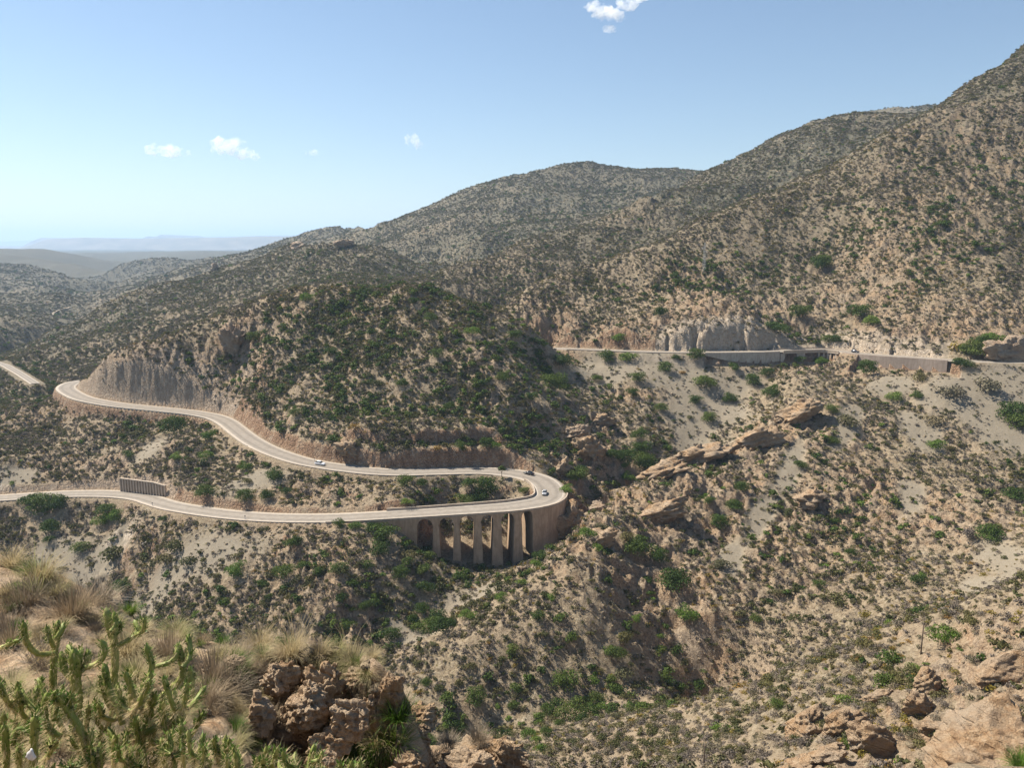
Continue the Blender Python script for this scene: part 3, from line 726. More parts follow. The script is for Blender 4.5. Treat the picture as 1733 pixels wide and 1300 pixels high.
# ------------------------------------------------------------ looking up the ground under a picture point
ratioH = H / RR
runmax = np.maximum.accumulate(np.where(RR > 60, ratioH, -9), axis=0)
prevmax = np.vstack([np.full((1, NA), -9.0), runmax[:-1]])
def hit(px, py, rmin=60):
    a, b = ray(px, py); u = math.atan(a); t = b / math.hypot(1, a)
    j = int(np.argmin(np.abs(AZ - u))); i = int(np.argmax((ratioH[:, j] >= t) & (R_ > rmin)))
    r = R_[i]; x, y = r * math.sin(u), r * math.cos(u)
    return np.array([x, y, ground_z(x, y)])

# ------------------------------------------------------------ plant materials and shapes
def leaf_mat(name, stops, rough=.75, trans=.25, tintattr=True):
    m, n, b = mat(name); b.inputs["Roughness"].default_value = rough
    oi = N(n, "ShaderNodeObjectInfo"); p = pos(n)
    at = N(n, "ShaderNodeAttribute", attribute_name="tint", attribute_type='INSTANCER')
    f = mth(n, 'ADD', mth(n, 'MULTIPLY', oi.outputs["Random"], .75), mth(n, 'MULTIPLY', noise(n, p, 1.7, 2), .3))
    c = ramp(n, f, stops); n.links.new(c, b.inputs["Base Color"])
    tr = N(n, "ShaderNodeBsdfTranslucent"); n.links.new(c, tr.inputs["Color"])
    mx = N(n, "ShaderNodeMixShader"); mx.inputs[0].default_value = trans
    n.links.new(b.outputs[0], mx.inputs[1]); n.links.new(tr.outputs[0], mx.inputs[2])
    n.links.new(mx.outputs[0], n.nodes["Material Output"].inputs["Surface"])
    return m
L_dark = leaf_mat("dark_green_leaves", [(.0, (.034, .060, .010)), (.4, (.055, .092, .014)), (.8, (.090, .125, .022)), (1, (.125, .145, .032))])
L_bright = leaf_mat("bright_green_leaves", [(.0, (.070, .125, .016)), (.5, (.11, .175, .024)), (1, (.16, .21, .04))])
L_olive = leaf_mat("olive_leaves", [(.0, (.052, .060, .018)), (.35, (.088, .092, .030)), (.7, (.145, .125, .045)), (1, (.105, .11, .060))])
L_yellow = leaf_mat("yellowing_leaves", [(.0, (.15, .14, .02)), (.5, (.23, .17, .03)), (1, (.28, .15, .045))])
L_grey = leaf_mat("grey_twigs", [(.0, (.11, .092, .074)), (.3, (.155, .128, .105)), (.55, (.21, .17, .13)), (.75, (.14, .125, .07)), (1, (.25, .19, .105))], .9, .1)
L_straw = leaf_mat("straw_grass", [(.0, (.30, .23, .12)), (.5, (.40, .31, .17)), (1, (.27, .24, .10))], .8, .3)
M_bark = concrete_mat("bark", (.10, .075, .055), (.17, .13, .10), .3)

def leaf_cloud(rg, n, lobes, leaf, flat=.7, inner=.25, up=0.0):
    """quads spread over the lumpy shell (and a few inside) of a set of lobes: (x,y,z,r)"""
    lobes = np.array(lobes); wv = lobes[:, 3] ** 2; k = rg.choice(len(lobes), n, p=wv / wv.sum())
    d = rg.normal(size=(n, 3)); d /= np.linalg.norm(d, axis=1)[:, None]; d[:, 2] = np.where(d[:, 2] < -.3, -d[:, 2], d[:, 2])
    rad = lobes[k, 3] * np.where(rg.random(n) < inner, rg.uniform(.4, .85, n), rg.uniform(.82, 1.08, n))
    c = lobes[k, :3] + d * rad[:, None] * [1, 1, flat]
    c[:, 2] = np.maximum(c[:, 2], .02)
    nn = d + rg.normal(size=(n, 3)) * .55; nn /= np.linalg.norm(nn, axis=1)[:, None]
    a = np.cross(nn, rg.normal(size=(n, 3))); a /= np.linalg.norm(a, axis=1)[:, None]; b = np.cross(nn, a)
    s = (leaf * rg.uniform(.6, 1.4, n))[:, None]; t = s * rg.uniform(.5, .9, n)[:, None]
    V = np.stack([c - a * s, c + b * t, c + a * s, c - b * t], 1).reshape(-1, 3)
    return V, np.arange(4 * n).reshape(-1, 4)
def dome_lobes(rg, n, spread=.55, r=(.3, .5), h=.45):
    L = [(0, 0, h * .7, r[1])]
    for i in range(n - 1):
        a = rg.uniform(0, 6.283); q = spread * math.sqrt(rg.random()); L.append((q * math.cos(a), q * math.sin(a), rg.uniform(.25, 1) * h, rg.uniform(*r)))
    return L
def blades(rg, n, L, w, spread, curve=.5, rad=.12):
    """thin arching grass blades from a common foot"""
    V = []; Q = []
    for i in range(n):
        a = rg.uniform(0, 6.283); tilt = abs(rg.normal()) * spread; l = L * rg.uniform(.55, 1.1)
        o = np.array([math.cos(a) * rad * rg.random(), math.sin(a) * rad * rg.random(), 0])
        side = np.array([-math.sin(a), math.cos(a), 0]) * w; g = len(V)
        for s in range(4):
            t = s / 3; ang = tilt + curve * t * t * (1 + tilt)
            if s: o = o + np.array([math.cos(a) * math.sin(ang), math.sin(a) * math.sin(ang), math.cos(ang)]) * l / 3
            k = (1 - .85 * t)
            V += [o - side * k, o + side * k]
        for s in range(3): Q.append((g + 2 * s, g + 2 * s + 1, g + 2 * s + 3, g + 2 * s + 2))
    return np.array(V), np.array(Q)
rgp = np.random.default_rng(21)
def proto_mesh(name, VQ, m, smooth=False):
    me = np_mesh(name, *VQ, smooth=smooth); me.materials.append(m); return me
def bush_meshes(tag_, m, k, nl, n, leaf, **kw):
    return [proto_mesh(tag_, leaf_cloud(rgp, n, dome_lobes(rgp, nl, **kw), leaf), m) for _ in range(k)]
far_dry = bush_meshes("dry_shrub", L_grey, 4, 4, 64, .13, h=.5)
near_dry = bush_meshes("dry_shrub", L_grey, 3, 6, 260, .065, h=.5)
far_green = bush_meshes("shrub", L_olive, 4, 5, 84, .14, h=.6)
near_olive = bush_meshes("shrub", L_olive, 3, 7, 340, .07, h=.6)
mid_dark = bush_meshes("green_bush", L_dark, 5, 9, 640, .062, h=.7)
mid_bright = bush_meshes("green_bush", L_bright, 3, 8, 560, .062, h=.62)
far_dark = bush_meshes("green_bush", L_dark, 3, 5, 100, .14, h=.65)
far_bright = bush_meshes("green_bush", L_bright, 2, 5, 100, .14, h=.6)
mid_yellow = bush_meshes("yellow_bush", L_yellow, 3, 6, 220, .075, h=.4)
mid_greyb = bush_meshes("grey_bush", L_grey, 3, 9, 560, .062, h=.55)
mid_oliveb = bush_meshes("olive_bush", L_olive, 3, 9, 560, .062, h=.6)
tufts = [proto_mesh("grass_tuft", blades(rgp, 22, .75, .035, .5, .7, .15), L_straw) for _ in range(3)]
def stone_mesh(rg, sub, name, m, cuts=9, rough=.12, dims=(1, 1, .7)):
    import bmesh
    bm = bmesh.new(); bmesh.ops.create_icosphere(bm, subdivisions=sub, radius=1.0)
    V = np.array([v.co[:] for v in bm.verts]); bm.faces.ensure_lookup_table(); Q = np.array([[v.index for v in f.verts] for f in bm.faces]); bm.free()
    for i in range(cuts):          # planes shaving the ball into facets
        d = rg.normal(size=3); d /= np.linalg.norm(d); h = rg.uniform(.45, .85); t = V @ d
        V = V - np.maximum(0, t - h)[:, None] * d
    o = rg.uniform(-50, 50, 3)
    if sub >= 3:
        nn = V / np.linalg.norm(V, axis=1)[:, None]
        V = V + nn * (fbm3(V + o, 2.2, 4, int(o[0]) & 255) * rough)[:, None] + nn * (-np.abs(fbm3(V + o, 1.2, 2, 9)) * rough * 1.2)[:, None]
    if sub >= 4:      # broken, layered surface
        ly = (V @ np.array([.35, .15, 1.0])) * 3.2 + .8 * fbm3(V + o, 1.5, 2, 5); fr_ = ly - np.floor(ly)
        V = V + nn * ((sstep(.5, .95, fr_) - fr_ + .5) * rough * .5)[:, None] + nn * ((1 - 2 * np.abs(fbm3(V + o, 5.5, 3, 8))) * rough * .34)[:, None]
    V = V * np.array(dims); me = np_mesh(name, V, Q, smooth=False); me.materials.append(m); return me
def rock_mat(name, c1, c2, c3, sc=1.0, strata=(0.4, 0.1, 1.0)):
    m, n, b = mat(name); tc = N(n, "ShaderNodeNewGeometry").outputs["Position"]
    n1 = noise(n, tc, 1.6 * sc, 6, .7); n2 = noise(n, tc, .35 * sc, 4, .6); n3 = noise(n, tc, 7 * sc, 4, .75)
    c = ramp(n, n1, [(.3, c1), (.5, c2), (.7, c3)])
    c = mix(n, .75, c, ramp(n, n3, [(.3, (.55, .5, .45)), (.6, (1.1, 1.1, 1.1))]), 'MULTIPLY')
    c = mix(n, ramp(n, n2, [(.4, (0, 0, 0)), (.65, (1, 1, 1))]), c, mix(n, n3, c2, (.43, .37, .29)))
    n.links.new(c, b.inputs["Base Color"])
    dp = N(n, "ShaderNodeVectorMath", operation='DOT_PRODUCT'); dp.inputs[1].default_value = strata; n.links.new(tc, dp.inputs[0])
    wv = N(n, "ShaderNodeCombineXYZ"); n.links.new(mth(n, 'MULTIPLY', dp.outputs["Value"], 1.0), wv.inputs[2])
    mp = N(n, "ShaderNodeVectorMath", operation='MULTIPLY_ADD'); mp.inputs[1].default_value = (.12, .12, .12); n.links.new(tc, mp.inputs[0]); n.links.new(wv.outputs[0], mp.inputs[2])
    st = noise(n, mp.outputs[0], 2.4 * sc, 5, .7)
    vk = N(n, "ShaderNodeTexVoronoi", feature='DISTANCE_TO_EDGE'); vk.inputs["Scale"].default_value = 1.1 * sc; n.links.new(mp.outputs[0], vk.inputs["Vector"])
    h = mth(n, 'ADD', mth(n, 'MULTIPLY', st, 1.0), mth(n, 'MULTIPLY', n3, .6))
    h = mth(n, 'ADD', h, mth(n, 'MULTIPLY', ramp(n, vk.outputs["Distance"], [(.0, (0, 0, 0)), (.08, (1, 1, 1))]), .35))
    bump(n, b, h, .9, .6 / sc)
    return m
R_orange = rock_mat("orange_rock", (.26, .145, .068), (.42, .275, .155), (.54, .41, .27), .5)
R_tan = rock_mat("tan_rock", (.25, .165, .105), (.39, .28, .19), (.50, .39, .28), .5)
R_near = rock_mat("near_rock", (.27, .15, .07), (.48, .32, .185), (.64, .49, .32), 4.0)
stones = [stone_mesh(rgp, 2, "stone", gmat, 7, 0, (1, .8, .6)) for _ in range(5)]

# ------------------------------------------------------------ planting the slopes
cellA = (RR * np.gradient(RR, axis=0) * np.gradient(UU, axis=1)) * np.sqrt(1 + slope ** 2) ** .5
vis = ((H + 1.2) / RR >= prevmax)
vis_w = np.where(vis, 1.0, .06)
roadfree = sstep(6.5, 8.5, np.minimum(np.minimum(d1, d2 + 1.2), d3 + .8))
steep = 1 - sstep(1.5, 2.4, slope)
green_n = fbm(X / 38, Y / 38, 4, 101); fine_n = fbm(X / 9, Y / 9, 3, 102)
# drainage lines hold more green: ground lower than its surroundings
def boxblur(A_, k):
    c = np.cumsum(np.pad(A_, ((k, k), (0, 0)), 'edge'), axis=0); A2 = (c[2 * k:] - c[:-2 * k]) / (2 * k)
    A2 = np.vstack([A2, A2[-1:]])[:A_.shape[0]]
    c = np.cumsum(np.pad(A2, ((0, 0), (k, k)), 'edge'), axis=1); A3 = (c[:, 2 * k:] - c[:, :-2 * k]) / (2 * k)
    return np.hstack([A3, A3[:, -1:]])[:, :A_.shape[1]]
hollow = np.clip((boxblur(H, 22) - H) / (.012 * RR), -1, 1)
shade_side = np.clip((Hx * np.cos(UU) * .0 + 0), 0, 0)
gxw = Hx * np.cos(UU) + Hr * np.sin(UU)      # dH/dx: positive = slope faces the sun side (-x)
away = sstep(-.05, -.5, gxw)
hillzone = np.exp(-(((X + 45) / 95) ** 2 + ((Y - 395) / 75) ** 2) ** 2)
ravine = np.exp(-(((X + 35) / 45) ** 2 + ((Y - 245) / 22) ** 2))
greenf = np.clip(.30 + .9 * green_n + .55 * hollow + .5 * away + .75 * hillzone + .9 * ravine, .03, 1.6)
greenf = greenf + (.42 - greenf) * .75 * sstep(560, 800, RR)
inframe = (np.abs(X / Y) < .70)
def scatter(dens, rmin, rmax):
    lam = dens * cellA * vis_w * ((RR > rmin) & (RR < rmax))
    n = rng.poisson(np.clip(lam, 0, 20)); ii, jj = np.nonzero(n); rep = n[ii, jj]; ii = np.repeat(ii, rep); jj = np.repeat(jj, rep)
    a = rng.random(len(ii)); b = rng.random(len(ii)); i2 = np.minimum(ii + 1, NR - 1); j2 = np.minimum(jj + 1, NA - 1)
    def L(A_): return A_[ii, jj] * (1 - a) * (1 - b) + A_[i2, jj] * a * (1 - b) + A_[ii, j2] * (1 - a) * b + A_[i2, j2] * a * b
    return np.stack([L(X), L(Y), L(H)], 1), ii, jj
def sizes(n, lo, hi, p=1.6): return lo + (hi - lo) * rng.random(n) ** p
far_k = (1 + .35 * sstep(560, 850, RR)) * np.maximum(1, RR / 560) ** 1.9
open_ = (1 - .86 * scree) * roadfree * steep
open_ = open_ * (1 - .38 * sstep(0, 45, X) * (1 - sstep(560, 700, RR)))
STUFF = {}
def gn_scatter(name, pts, scl, meshes, kind_label):
    """one object holding countless plants: instances on points"""
    n = len(pts); me = bpy.data.meshes.new(name); me.vertices.add(n); me.vertices.foreach_set("co", pts.astype(np.float32).ravel())
    a = me.attributes.new("scl", 'FLOAT_VECTOR', 'POINT'); a.data.foreach_set("vector", scl.astype(np.float32).ravel())
    r = np.zeros((n, 3), np.float32); r[:, 2] = rng.uniform(0, 6.283, n); r[:, :2] = rng.normal(0, .12, (n, 2))
    a = me.attributes.new("rot", 'FLOAT_VECTOR', 'POINT'); a.data.foreach_set("vector", r.ravel())
    a = me.attributes.new("pick", 'INT', 'POINT'); a.data.foreach_set("value", rng.integers(0, len(meshes), n).astype(np.int32))
    o = bpy.data.objects.new(name, me); link(o); tag(o, kind_label, None, None, "stuff")
    col = bpy.data.collections.new(name + "_kinds")
    for q, m_ in enumerate(meshes):
        c = bpy.data.objects.new("%s_%d" % (name, q), m_); col.objects.link(c)
    g = bpy.data.node_groups.new(name, 'GeometryNodeTree')
    g.interface.new_socket("Geometry", in_out='INPUT', socket_type='NodeSocketGeometry'); g.interface.new_socket("Geometry", in_out='OUTPUT', socket_type='NodeSocketGeometry')
    gi = g.nodes.new("NodeGroupInput"); go = g.nodes.new("NodeGroupOutput")
    ci = g.nodes.new("GeometryNodeCollectionInfo"); ci.inputs[0].default_value = col; ci.inputs[1].default_value = True; ci.inputs[2].default_value = True
    ip = g.nodes.new("GeometryNodeInstanceOnPoints"); ip.inputs["Pick Instance"].default_value = True
    def na(nm, ty):
        x = g.nodes.new("GeometryNodeInputNamedAttribute"); x.data_type = ty; x.inputs["Name"].default_value = nm; return x.outputs[0]
    e2r = g.nodes.new("FunctionNodeEulerToRotation"); g.links.new(na("rot", 'FLOAT_VECTOR'), e2r.inputs[0])
    m2p = g.nodes.new("GeometryNodeMeshToPoints"); g.links.new(gi.outputs[0], m2p.inputs[0])
    g.links.new(m2p.outputs[0], ip.inputs["Points"]); g.links.new(ci.outputs[0], ip.inputs["Instance"])
    g.links.new(na("pick", 'INT'), ip.inputs["Instance Index"]); g.links.new(e2r.outputs[0], ip.inputs["Rotation"]); g.links.new(na("scl", 'FLOAT_VECTOR'), ip.inputs["Scale"])
    g.links.new(ip.outputs[0], go.inputs[0])
    md = o.modifiers.new("scatter", 'NODES'); md.node_group = g
    return o
def sc3(s, flat=(.8, 1.15)):
    n = len(s); return np.stack([s * rng.uniform(.85, 1.15, n), s * rng.uniform(.85, 1.15, n), s * rng.uniform(*flat, n)], 1)
def single(meshes, p, s, name, label, cat, group, rz=None, sz=None):
    o = bpy.data.objects.new(name, meshes[random.randrange(len(meshes))]); link(o)
    o.location = (float(p[0]), float(p[1]), float(p[2])); o.scale = (s * random.uniform(.9, 1.15), s * random.uniform(.85, 1.1), sz or s * random.uniform(.85, 1.15))
    o.rotation_euler = (0, 0, random.uniform(0, 6.28) if rz is None else rz)
    return tag(o, label, cat, group)

# regions, for telling the plants apart
def region(px, py):
    if py > 1120 and px > 1200: return "on the near slope at lower right"
    if px > 1120 and py > 900: return "low on the big right-hand slope"
    if px > 1250 and py > 622: return "on the right-hand slope under the upper road"
    if px > 1000 and py > 780: return "on the rocky spur right of the hairpin"
    if px > 1000 and 597 < py <= 720: return "on the grey scree below the upper road"
    if px > 1000 and py > 720: return "in the dark gully below the scree"
    if px > 930 and py <= 597: return "on the slope above the upper road"
    if px > 920 and py <= 720: return "in the saddle beside the central hill"
    if px > 860 and py > 1100: return "around the mouth of the side gully"
    if py > 960 and px > 560: return "along the ravine below the viaduct"
    if px > 860 and py > 860: return "by the foot of the viaduct"
    if 560 < px <= 960 and 795 < py < 870: return "inside the hairpin bend"
    if px > 930: return "on the rocks beside the hairpin"
    if py > 870 and px > 560: return "below the left end of the viaduct"
    if py < 690 : return "on the central hill"
    if px < 560 and py < 850: return "between the two roads at left"
    if px < 230: return "below the far left of the lower road"
    if px <= 560: return "below the middle of the lower road"
    return "on the bench above the road cut"
D, B_, G_, O_, Y_ = "dark green", "bright green", "grey", "olive", "yellow"
BUSH = [(295,722,48,D),(355,737,28,B_),(350,771,24,B_),(298,772,24,B_),(218,772,20,D),(415,792,28,B_),(464,803,38,D),(350,830,38,D),(414,842,30,D),(453,837,30,D),(486,834,22,D),(420,816,18,O_),
 (52,852,30,D),(76,858,46,D),(100,854,34,D),(180,866,32,D),(194,872,36,B_),(171,881,30,B_),(87,893,34,D),(83,917,18,D),(138,927,32,D),(298,926,36,O_),(280,948,34,O_),(318,950,30,O_),(400,960,48,B_),(497,921,32,D),(481,968,42,D),(211,990,36,D),(277,881,14,D),(575,967,36,O_),(194,937,46,O_),
 (687,815,32,D),(715,818,28,D),(794,818,32,D),(822,828,48,D),(787,851,36,D),(812,849,40,D),(888,832,20,D),(689,860,26,B_),(959,827,30,B_),(649,908,52,D),(604,891,28,B_),(631,894,30,D),(574,888,26,D),(642,932,42,D),(503,915,20,D),(694,939,30,O_),(721,932,22,D),(573,963,34,D),(678,974,34,D),(721,998,36,D),(618,1033,26,D),(587,1064,36,D),(739,1047,48,D),(721,1060,42,D),(663,1074,36,D),(715,1029,32,D),(621,1093,26,B_),(507,1036,20,D),
 (846,989,30,O_),(848,1012,28,B_),(791,1040,36,B_),(749,1064,52,D),(915,943,30,D),(908,953,26,B_),(995,901,38,B_),(1019,894,32,O_),(1061,908,32,O_),(1075,929,52,D),(1061,808,28,B_),(1040,773,38,D),(1082,738,32,D),(1088,780,42,D),(1085,762,36,D),(978,804,38,D),(967,807,26,D),(1078,1050,26,B_),(1057,1077,32,O_),(839,756,22,B_),(822,757,28,D),(780,760,26,D),(740,762,22,Y_),(910,1043,26,D),
 (1027,605,34,D),(1064,604,34,B_),(949,614,48,D),(937,648,46,D),(1047,574,28,B_),(1079,639,28,D),(1125,623,30,D),(1144,609,14,D),(1193,652,42,D),(1242,626,21,D),(1177,678,26,D),(1236,675,29,D),(1199,708,29,D),(1119,691,25,D),(1070,665,28,D),(1168,707,14,O_),(1275,648,32,D),(1298,632,26,D),(1011,642,20,D),(1154,629,16,Y_),(1177,604,30,D),(1304,663,34,D),(1255,822,34,D),(1243,854,34,D),(1200,850,24,D),(1059,790,24,B_),(1095,785,40,D),(1056,775,40,D),(981,802,30,D),(1353,609,20,B_),(1315,557,36,D),(1387,609,20,B_),(1119,531,26,D),(1353,525,46,D),(1385,448,44,D),(1395,452,30,D),
 (1390,612,18,B_),(1467,625,34,D),(1514,673,28,B_),(1629,618,30,D),(1672,650,44,G_),(1712,700,54,D),(1728,715,50,D),(1407,694,26,D),(1435,714,38,O_),(1585,752,28,B_),(1610,762,18,O_),(1605,662,44,G_),(1587,714,34,G_),(1552,672,20,D),(1622,586,38,Y_),(1650,592,48,D),(1680,578,36,B_),(1415,584,20,D),(1402,578,22,D),(1475,549,34,B_),(1455,534,40,D),(1355,789,24,D),(1410,748,22,D),(1557,639,24,O_),(1660,582,30,D),(1636,595,26,D),
 (1677,900,50,D),(1641,907,26,G_),(1162,1042,42,B_),(1144,980,60,D),(1111,940,42,D),(1220,954,36,O_),(1217,888,36,D),(1553,983,28,D),(1597,1078,46,B_),(1315,1195,32,D),(1659,1274,48,D),(1505,1056,17,B_),(1440,936,22,D),(1418,1016,36,O_),(1465,1038,34,Y_),(1385,989,22,D),(1315,1005,22,O_),(1279,1049,24,D),(1443,1150,16,D),(1725,1232,32,D),(1301,1159,24,O_),(1720,835,40,D),(1500,1190,26,O_),(1335,870,26,O_),
 (957,1152,52,D),(967,1204,62,D),(929,1204,36,D),(1009,1180,36,D),(805,1190,46,D),(722,1152,26,D),(798,1131,22,O_),(1054,1079,36,O_),(1040,1110,46,D),(898,1241,38,B_),(907,1253,24,B_),(926,1241,28,D),(947,1227,24,D),(1054,1141,38,O_),(677,1186,36,B_),(1000,1205,44,D),(985,1215,30,D),(430,575,26,D),(560,600,26,D),(500,700,24,D),(680,648,26,D),(740,600,26,D),(800,560,28,B_),(760,690,24,D),(870,570,26,D),(550,680,24,O_),(630,560,24,D),(520,505,26,B_),(600,730,24,Y_),(700,510,22,D),(850,640,28,D),(900,670,26,D),(640,650,26,O_),(730,540,26,D)]
big_dark = bush_meshes('green_bush', L_dark, 4, 16, 2200, .036, h=.75, r=(.25, .42))
big_bright = bush_meshes('green_bush', L_bright, 2, 14, 1900, .036, h=.65, r=(.25, .42))
big_of = {D: big_dark, B_: big_bright}
meshes_of = {D: mid_dark, B_: mid_bright, G_: mid_greyb, O_: mid_oliveb, Y_: mid_yellow}
ORD = ["leftmost", "second from the left", "third from the left", "fourth from the left", "fifth from the left", "sixth from the left", "seventh from the left", "eighth from the left", "ninth from the left", "tenth from the left"] + ["number %d from the left" % k for k in range(11, 60)]
groups_ = {}
for b_ in BUSH: groups_.setdefault((b_[3], region(b_[0], b_[1])), []).append(b_)
placed = []
for (shade, reg), L in groups_.items():
    L.sort()
    for k, (px, py, wd, _) in enumerate(L):
        p = hit(px, py + wd * .22); dist = math.hypot(*p[:2]); s = wd * dist / F / 1.5
        s = min(s, 9.0)
        lab = "%s bush %s" % (shade, reg) + ((", " + ORD[k]) if len(L) > 1 else "")
        single(big_of.get(shade, meshes_of[shade]) if s > 2.2 else meshes_of[shade], p - np.array([0, 0, .12 * s]), s, shade.replace(" ", "_").replace("dark_", "").replace("bright_", "") + "_bush" if shade not in (D, B_) else "green_bush", lab, "bush", "bushes dotted over the slopes")
        placed.append((p[0], p[1], s))
placed = np.array(placed)
def away_from_placed(pts, f=.9):
    ok = np.ones(len(pts), bool)
    for x, y, s in placed: ok &= (pts[:, 0] - x) ** 2 + (pts[:, 1] - y) ** 2 > (s * f) ** 2
    return ok
# shrubs without number
def put(name, dens, lo, hi, far_m, near_m, label, n_single, cat, slabel, sgroup, rmin=60, rmax=3000, p=1.6, flat=(.8, 1.15)):
    pts, ii, jj = scatter(dens, rmin, rmax); ok = away_from_placed(pts); pts, ii, jj = pts[ok], ii[ok], jj[ok]
    s = sizes(len(pts), lo, hi, p) * (np.maximum(1, RR[ii, jj] / 560) ** .6)
    pts[:, 2] -= .1 * s
    r = np.hypot(pts[:, 0], pts[:, 1]); app = s / r * vis[ii, jj] * (np.abs(pts[:, 0] / pts[:, 1]) < .63)
    # only what the picture can show stands alone
    px_, py_ = proj(pts); app = app * (py_ < 1290) * ~((px_ < 660) & (py_ > 1060)) * ~((px_ < 300) & (py_ > 960))
    top = np.argsort(-app)[:n_single]; keep = np.ones(len(pts), bool); keep[top] = False
    for t in top: single(near_m, pts[t], float(s[t]), name, slabel, cat, sgroup)
    gn_scatter(name + "_cover", pts[keep], sc3(s[keep], flat), far_m, label)
    return len(pts)
cnt = {}
patch = .6 + .75 * sstep(-.35, .35, fbm(X / 24, Y / 24, 3, 141))
base_c = open_ * patch * (.9 + .8 * fine_n).clip(.1, 2.0) * (1 - .45 * rocky)
cnt['dry'] = put("dry_shrub", .85 * base_c / far_k * (1.15 - .45 * np.clip(greenf, 0, 1)), .5, 1.6, far_dry, near_dry, "low grey-brown dry scrub dotted over the slopes", 300, "dry shrub", "small grey-brown dry shrub on the near stony slope", "dry shrubs of the near slope")
cnt['olive'] = put("olive_shrub", .34 * base_c / far_k * (.5 + .6 * greenf), .6, 2.2, far_green, near_olive, "olive scrub spread over the slopes", 200, "shrub", "small olive shrub on the near stony slope", "olive shrubs of the near slope")
cnt['dark'] = put("green_shrub", .075 * open_ / far_k * np.clip(greenf - .32, 0, 2) ** 1.3 * 1.5 * (.35 + 1.3 * sstep(-.2, .3, fine_n)), .9, 3.4, far_dark, mid_dark, "dark green scrub in the hollows and on the shaded slopes", 60, "bush", "dark green shrub growing among the low scrub", "dark green shrubs among the scrub")
cnt['bright'] = put("leafy_shrub", .02 * open_ / far_k * np.clip(greenf - .1, 0, 2), .7, 2.6, far_bright, mid_bright, "light green scrub among the darker plants", 30, "bush", "light green shrub growing among the low scrub", "light green shrubs among the scrub")
yel = .12 + sstep(.0, .35, fbm(X / 30, Y / 30, 3, 131))
cnt['yellow'] = put("yellow_shrub", .10 * open_ / far_k * yel, .5, 1.7, [m_ for m_ in bush_meshes("yellow_shrub", L_yellow, 2, 5, 70, .12, h=.4)], mid_yellow, "yellow and orange scrub in patches", 40, "bush", "yellowing shrub growing among the low scrub", "yellowing shrubs among the scrub")
cnt['straw'] = put("straw_tuft", .26 * base_c / far_k, .35, .8, tufts, tufts, "dry straw-coloured grass tufts over the slopes", 120, "grass tuft", "dry straw tuft on the near stony slope", "straw tufts of the near slope", rmax=900)
cnt['stone'] = put("stone", (.22 * rocky + .06 * (1 - scree) + .10 * scree) * roadfree / far_k, .15, .9, stones, stones, "loose stones strewn over the slopes", 100, "stone", "loose pale stone on the near stony slope", "loose stones of the near slope", rmax=1000, p=3.5)

# ------------------------------------------------------------ vehicles
def paint(name, c, rough=.3, spec=.5, metal=0.0):
    m, n, b = mat(name); b.inputs["Base Color"].default_value = (*c, 1); b.inputs["Roughness"].default_value = rough
    b.inputs["Specular IOR Level"].default_value = spec; b.inputs["Metallic"].default_value = metal
    dn = noise(n, pos(n), 6, 3); n.links.new(mth(n, 'ADD', mth(n, 'MULTIPLY', dn, .25), rough - .1), b.inputs["Roughness"])
    return m
M_glass = paint("car_glass", (.02, .025, .03), .12, .8); M_tyre = paint("tyre_rubber", (.02, .02, .02), .8); M_rim = paint("wheel_rim", (.45, .45, .46), .4, .5, .6)
M_lamp = paint("headlamp", (.75, .75, .72), .15); M_tail = paint("tail_lamp", (.35, .02, .02), .2)
def loft(secs, mat_, name, parent, smooth=True):
    """secs: list of (x, [(y,z)...]) closed rings"""
    mb = MB(); n = len(secs[0][1])
    for x, ring in secs: mb.v += [(x, y, z) for y, z in ring]
    for i in range(len(secs) - 1):
        for k in range(n): mb.f.append((i * n + k, (i + 1) * n + k, (i + 1) * n + (k + 1) % n, i * n + (k + 1) % n))
    mb.f.append(tuple(range(n))); mb.f.append(tuple((len(secs) - 1) * n + k for k in range(n - 1, -1, -1)))
    return mb.build(name, mat_, parent, smooth)
def car(loc, heading, pitch, body, prof, cab, L=4.3, Wd=1.78, label=""):
    """prof: (x, zlow, zhigh) of the lower body along the length; cab: (x, zroof, halfwidth)"""
    e = empty("car", loc, heading, label, "car"); e.rotation_euler = (0, -pitch, heading)
    M_ = paint("car_paint", body, .3)
    h = Wd / 2
    ring = lambda w_, a, b: [(-w_ * .86, a), (w_ * .86, a), (w_, a + .14), (w_, b - .16), (w_ * .93, b - .03), (w_ * .6, b + .02), (-w_ * .6, b + .02), (-w_ * .93, b - .03), (-w_, b - .16), (-w_, a + .14)]
    loft([(x * L, ring(h * k, a, b)) for x, k, a, b in prof], M_, "body", e)
    cr = lambda w_, a, b: [(-w_, a), (w_, a), (w_ * .95, a + (b - a) * .5), (w_ * .80, b - .05), (w_ * .66, b), (-w_ * .66, b), (-w_ * .80, b - .05), (-w_ * .95, a + (b - a) * .5)]
    loft([(x * L, cr(h * .92, a, b)) for x, a, b in cab], M_glass, "windows", e)
    rf = [c for c in cab if c[2] > max(q[2] for q in cab) - .09]
    loft([(x * L, [(-h * .66, b - .02), (h * .66, b - .02), (h * .60, b + .035), (-h * .60, b + .035)]) for x, a, b in rf], M_, "roof", e)
    for sx in (-.30, .30):
        for sy in (-1, 1):
            y = sy * (h - .12)
            t = MB().tube([(sx * L, y - .1, .32), (sx * L, y + .1, .32)], .32, 16).build("wheel", M_tyre, e, True)
            MB().tube([(sx * L, y + sy * .10, .32), (sx * L, y + sy * .115, .32)], .19, 12).build("rim", M_rim, t)
    for sy in (-1, 1):
        MB().box((.488 * L, sy * h * .66, .66), (.06, .32, .14)).build("headlight", M_lamp, e)
        MB().box((-.490 * L, sy * h * .70, .78), (.06, .28, .16)).build("tail_light", M_tail, e)
        MB().box((.14 * L, sy * (h + .06), .95), (.12, .16, .12)).build("mirror", M_, e)
    return e
